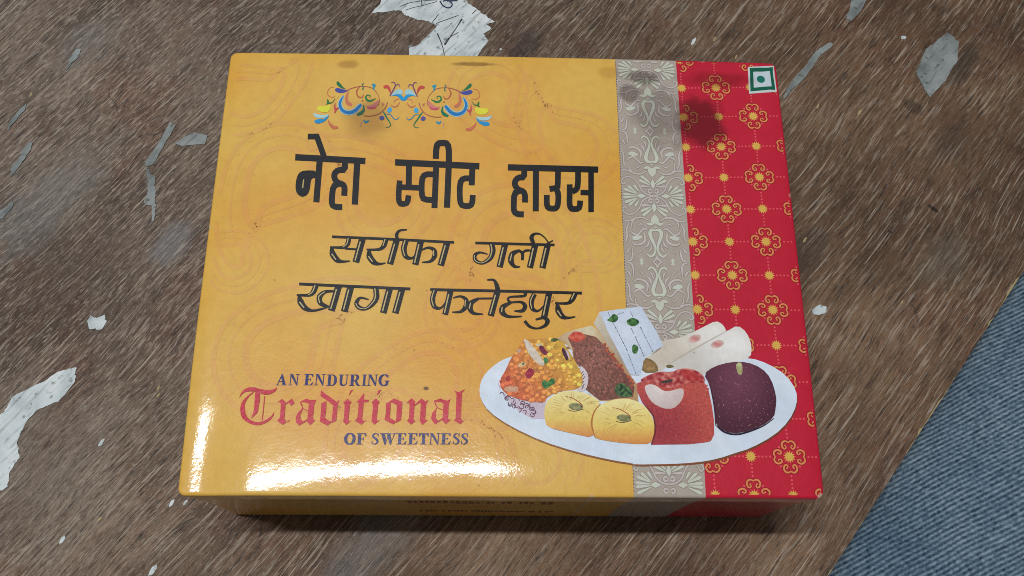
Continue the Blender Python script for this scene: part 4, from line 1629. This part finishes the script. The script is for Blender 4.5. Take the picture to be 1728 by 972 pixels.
for q in ([(533, 176), (570, 150), (600, 108), (650, 138), (640, 180), (600, 200), (570, 190)], [(724, 182), (760, 158), (790, 150), (850, 178), (845, 210), (790, 240), (735, 212)],
          [(778, 432), (800, 403), (842, 430), (838, 470), (820, 503), (783, 490)]):
    pc.fill(S3(q), lambda u, v: mixc((22, 66, 30), (92, 146, 72), 0.5 + 1.1 * nz(u, v, 7)), 0.05, 1)

# brown layered cake
pc.fill(S3([(55, 355), (130, 300), (250, 260), (390, 228), (432, 258), (492, 330), (600, 480), (690, 600), (782, 730), (832, 800), (842, 962), (470, 955), (330, 842),
            (352, 700), (220, 570), (200, 470), (130, 390)]), soft((228, 220, 188), (186, 146, 104), 985, 545, 60, 110, 0.10, 8), 0.12)
pc.fill(S3([(160, 345), (240, 290), (330, 312), (430, 335), (540, 445), (640, 565), (700, 665), (780, 765), (805, 830), (790, 915), (600, 940), (470, 948), (330, 842),
            (356, 720), (216, 562), (212, 462)]), soft((152, 98, 84), (122, 72, 60), 1005, 600, 60, 80, 0.34, 9), 0.04)
for k in range(420):
    x, y = random.uniform(215, 720), random.uniform(330, 930)
    if not (212 + max(0, y - 560) * 0.42 < x < 430 + (y - 335) * 0.83):
        continue
    u, v = px_uv(*S3([(x, y)])[0])
    b = random.uniform(0.7, 1.32)
    pc.disc_uv(u, v, random.uniform(0.025, 0.05), tuple(min(255, a * b) for a in (140, 88, 76)), 7)
for k in range(40):
    t = random.random()
    x, y = 500 + 300 * t + random.uniform(-16, 16), 400 + 400 * t + random.uniform(-16, 16)
    u, v = px_uv(*S3([(x, y)])[0])
    pc.disc_uv(u, v, random.uniform(0.03, 0.06), random.choice([(186, 84, 58), (170, 70, 52), (204, 130, 88)]), 7)
pc.fill(S3([(160, 332), (200, 300), (235, 278), (310, 300), (334, 350), (290, 375), (235, 388), (190, 370)]), lambda u, v: mixc((196, 62, 48), (226, 110, 84), 0.5 + 1.2 * nz(u, v, 7)), 0.05, 1)
pc.fill(S3([(608, 835), (640, 790), (685, 778), (760, 830), (785, 880), (780, 915), (640, 915)]), lambda u, v: mixc((20, 52, 32), (100, 140, 80), 0.45 + 1.4 * nz(u, v, 8)), 0.04, 1)
pc.fill(SL([(600, 76), (640, 68), (690, 78), (698, 100), (650, 108), (608, 104)]), (60, 88, 48), 0.1, 1)

# ladoo in its paper cup
pc.fill(S1([(128, 452), (148, 520), (200, 555), (300, 580), (392, 575), (392, 668), (320, 672), (240, 625), (180, 560), (135, 500)]), (206, 190, 206), 0.2)
for k in range(34):
    t = k / 33
    cx, cy = 150 + 230 * t, 540 + 105 * t ** 0.6
    x, y = cx + random.uniform(-14, 14), cy + random.uniform(-36, 26)
    a0 = random.uniform(0, 6.28)
    pts = [(x + (6 + 5 * j) * math.cos(a0 + j * 1.1) * 0.9, y + (5 + 4 * j) * math.sin(a0 + j * 1.1)) for j in range(4)]
    if all(130 < p[0] < 384 and p[1] > 512 + (p[0] - 130) * 0.30 and p[1] < 560 + (p[0] - 150) * 0.75 + 20 and p[1] < 668 for p in pts):
        pc.stroke(S1(pts), 1.5, (104, 66, 92), step=1.2)
pc.fill(S1([(575, 380), (600, 390), (626, 432), (620, 490), (600, 525), (552, 515), (585, 470)]), (216, 206, 210), 0.2, 1)
for k in range(7):
    x, y = 596 + random.uniform(-6, 18), 410 + k * 14
    pc.stroke(S1([(x, y), (x - 12, y + 16)]), 1.4, (120, 84, 96), step=2)
lad = S1([(268, 236), (340, 238), (400, 228), (440, 232), (485, 252), (520, 300), (560, 370), (592, 430), (594, 486), (560, 512), (480, 518), (400, 548), (388, 584), (300, 578),
          (200, 552), (148, 510), (138, 460), (175, 400), (200, 340), (240, 290)])


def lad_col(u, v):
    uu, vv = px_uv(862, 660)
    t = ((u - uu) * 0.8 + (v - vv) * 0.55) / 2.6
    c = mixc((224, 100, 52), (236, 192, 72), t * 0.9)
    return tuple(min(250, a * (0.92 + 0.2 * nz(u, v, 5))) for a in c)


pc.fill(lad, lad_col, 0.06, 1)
LU = [px_uv(*p) for p in lad]


def inside(u, v, L):
    ins = False
    for i in range(len(L)):
        (x1, y1), (x2, y2) = L[i], L[(i + 1) % len(L)]
        if (y1 > v) != (y2 > v) and u < (x2 - x1) * (v - y1) / (y2 - y1) + x1:
            ins = not ins
    return ins


lu0, lu1, lv0, lv1 = min(p[0] for p in LU), max(p[0] for p in LU), min(p[1] for p in LU), max(p[1] for p in LU)
cnt = 0
while cnt < 210:
    u, v = random.uniform(lu0, lu1), random.uniform(lv0, lv1)
    r = random.uniform(0.06, 0.12)
    if not (inside(u, v - r * .7, LU) and inside(u + r * .7, v, LU) and inside(u - r * .7, v, LU)):
        continue
    cnt += 1
    c = lad_col(u, v)
    k = random.uniform(0.85, 1.2)
    c = tuple(min(250, a * k * 1.1 + 6) for a in c)
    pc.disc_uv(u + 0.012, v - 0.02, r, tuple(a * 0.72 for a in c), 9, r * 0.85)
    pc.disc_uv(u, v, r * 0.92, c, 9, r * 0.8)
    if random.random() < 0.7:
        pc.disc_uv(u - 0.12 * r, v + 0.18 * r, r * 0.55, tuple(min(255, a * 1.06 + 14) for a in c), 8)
for q, c0, c1 in (([(322, 68), (380, 98), (450, 188), (500, 250), (542, 330), (522, 357), (470, 332), (410, 272), (358, 190), (338, 130)], (232, 222, 206), (206, 190, 176)),
                  ([(440, 130), (500, 118), (520, 140), (480, 160)], (226, 214, 196), (200, 180, 150)),
                  ([(118, 572), (200, 558), (277, 566), (262, 622), (190, 620), (130, 606)], (222, 186, 148), (200, 140, 110)),
                  ([(332, 442), (360, 395), (392, 368), (442, 400), (422, 452), (372, 492)], (178, 34, 66), (140, 20, 50)),
                  ([(478, 152), (520, 138), (562, 208), (585, 205), (550, 250), (495, 205)], (140, 30, 70), (90, 20, 50)),
                  ([(713, 172), (745, 168), (792, 288), (762, 302), (722, 222)], (92, 36, 52), (60, 24, 40)),
                  ([(745, 168), (790, 220), (800, 290), (780, 260)], (216, 200, 210), (190, 170, 180)),
                  ([(140, 480), (170, 440), (190, 470), (180, 510), (150, 510)], (190, 50, 50), (160, 40, 40)),
                  ([(272, 330), (330, 310), (366, 330), (310, 365), (262, 360)], (232, 206, 160), (214, 170, 120)),
                  ([(508, 512), (540, 495), (575, 520), (600, 480), (642, 480), (652, 530), (600, 555), (560, 592), (515, 565)], (24, 92, 40), (84, 150, 70)),
                  ([(525, 260), (577, 270), (572, 312), (540, 342)], (44, 110, 60), (100, 160, 90)),
                  ([(303, 326), (342, 310), (322, 352)], (30, 96, 50), (90, 140, 80)),
                  ([(600, 76), (645, 66), (692, 78), (650, 106), (610, 104)], (44, 70, 40), (90, 110, 60)),
                  ([(255, 180), (290, 176), (300, 205), (270, 222), (255, 205)], (222, 196, 170), (196, 140, 110))):
    pc.fill(SL(q), (lambda a, b: (lambda u, v: mixc(a, b, 0.5 + 1.2 * nz(u, v, 8))))(c0, c1), 0.06, 1)

# red cake with a cashew
pc.fill(SK([(95, 238), (190, 215), (350, 250), (600, 225), (820, 215), (872, 300), (912, 480), (936, 650), (938, 800), (902, 872), (820, 890), (650, 907), (250, 912),
            (290, 750), (270, 600), (150, 450), (98, 330)]), soft((158, 50, 60), (196, 84, 76), 1105, 725, 92, 84, 0.22, 14, 1.5), 0.045)
pc.fill(SK([(118, 216), (190, 160), (350, 110), (470, 120), (560, 80), (680, 78), (800, 130), (842, 200), (822, 242), (600, 238), (470, 300), (350, 270), (190, 228)]),
        lambda u, v: mixc((160, 44, 52), (222, 136, 124), 0.42 + 1.5 * nz(u, v, 5.5) + 0.6 * nz(u, v, 14)), 0.04, 1)
pc.fill(SK([(560, 100), (640, 85), (740, 130), (820, 215), (700, 225), (600, 190)]), lambda u, v: mixc((172, 40, 46), (200, 80, 76), 0.5 + 1.2 * nz(u, v, 6)), 0.06, 1)
pc.fill(SK([(172, 280), (205, 256), (252, 250), (312, 270), (380, 326), (460, 326), (550, 298), (602, 298), (607, 370), (572, 450), (490, 522), (380, 517), (270, 462), (208, 380)]),
        soft((234, 224, 220), (208, 188, 186), 1112, 655, 50, 36, 0.05, 8), 0.06, 1)
pc.fill(SK([(338, 236), (400, 206), (502, 194), (470, 232), (380, 244)]), (70, 62, 54), 0.1, 1)
for k in range(120):
    x, y = random.uniform(330, 920), random.uniform(260, 880)
    if x > 880 + (y - 300) * 0.06:
        continue
    u, v = px_uv(*SK([(x, y)])[0])
    e = sstep(500, 900, x)
    c = mixc((150, 36, 42), (216, 128, 108), random.random() * 0.5 + 0.5 * e)
    if x < 620 and y < 540:
        continue
    pc.disc_uv(u, v, random.uniform(0.015, 0.04), c, 6)

# dark purple ball
pc.fill(S2([(443, 426), (500, 385), (590, 360), (680, 360), (760, 393), (812, 450), (842, 550), (838, 610), (828, 664), (760, 712), (640, 752), (560, 742), (508, 702), (500, 600), (476, 482)]),
        soft((118, 64, 86), (80, 36, 54), 1245, 640, 66, 80, 0.16, 14, 1.5), 0.05, 1)
pc.stroke(S2([(508, 704), (560, 744), (640, 754), (760, 714), (828, 668)]), [1, 3, 3, 2.2, 1], (40, 24, 52))
for k in range(150):
    a, r = random.uniform(0, 6.28), random.random() ** 0.5
    x, y = 662 + 165 * r * math.cos(a), 556 + 180 * r * math.sin(a)
    u, v = px_uv(*S2([(x, y)])[0])
    pc.disc_uv(u, v, random.uniform(0.008, 0.022), random.choice([(176, 110, 130), (150, 84, 110), (200, 150, 150)]), 5)
pc.fill(S2([(618, 378), (636, 360), (654, 368), (657, 428), (632, 432)]), lambda u, v: mixc((150, 150, 90), (206, 206, 160), 0.5 + nz(u, v, 6)), 0.06, 1)

# two yellow pedas
for q, cx, cy, ox, oy in (([(384, 612), (400, 570), (450, 530), (530, 514), (610, 530), (660, 555), (692, 582), (655, 640), (640, 700), (662, 778), (520, 748), (400, 718), (384, 670)], 960, 672, 0, 0),
                          ([(640, 700), (655, 632), (700, 586), (780, 560), (860, 562), (930, 596), (975, 660), (992, 740), (976, 808), (850, 808), (700, 788), (652, 772)], 1046, 690, 262, 62)):
    L = [px_uv(*p) for p in S1(chaikin(q, True, 1))]
    v0, v1 = min(p[1] for p in L), max(p[1] for p in L)

    def peda(u, v, v0=v0, v1=v1):
        t = (v - v0) / (v1 - v0)
        c = mixc((220, 142, 70), (234, 204, 104), t * 2.6)
        c = mixc(c, (244, 230, 160), (t - 0.36) * 1.8)
        return tuple(a * (1 + 0.06 * nz(u, v, 9)) for a in c)
    pc.fill_uv(L, peda, 0.07)
    for k in range(34):
        a = random.uniform(0.2, math.pi * 2)
        r0, r1 = random.uniform(60, 80), random.uniform(95, 150)
        px0, py0 = 550 + ox, 606 + oy
        A_, B_ = (px0 + r0 * math.cos(a), py0 + 0.55 * r0 * math.sin(a)), (px0 + r1 * math.cos(a + .12), py0 + 0.6 * r1 * math.sin(a + .12))
        ub, vb = px_uv(*S1([B_])[0])
        if inside(ub, vb, L):
            pc.stroke(S1([A_, ((A_[0] + B_[0]) / 2, (A_[1] + B_[1]) / 2 - 3), B_]), [0.3, 0.9, 0.3], (208, 170, 92), step=3)
    pc.fill(S1([(508 + ox, 602 + oy), (540 + ox, 582 + oy), (592 + ox, 592 + oy), (597 + ox, 618 + oy), (545 + ox, 628 + oy)]), lambda u, v: mixc((104, 108, 66), (164, 160, 110), 0.5 + 1.2 * nz(u, v, 8)), 0.05, 1)
    pc.stroke(S1([(512 + ox, 622 + oy), (548 + ox, 630 + oy), (598 + ox, 618 + oy)]), 1.2, (84, 64, 46))
    pc.stroke(S1([(498 + ox, 548 + oy), (540 + ox, 560 + oy), (585 + ox, 590 + oy), (592 + ox, 606 + oy)]), [0.6, 1.2, 1.4, 1.0], (160, 56, 40))
pc.stroke(S1([(662, 776), (642, 700), (656, 634), (690, 590)]), [1, 3, 2.4, 1], (186, 116, 54))
pc.stroke(SK([(252, 908), (292, 760), (272, 600), (180, 480)]), [2, 3, 2.6, 1], (116, 32, 42))
pc.stroke(S2([(478, 484), (502, 600), (510, 702)]), [1.5, 3, 2], (70, 26, 44))
pc.build('picture of assorted sweets on a white oval plate')
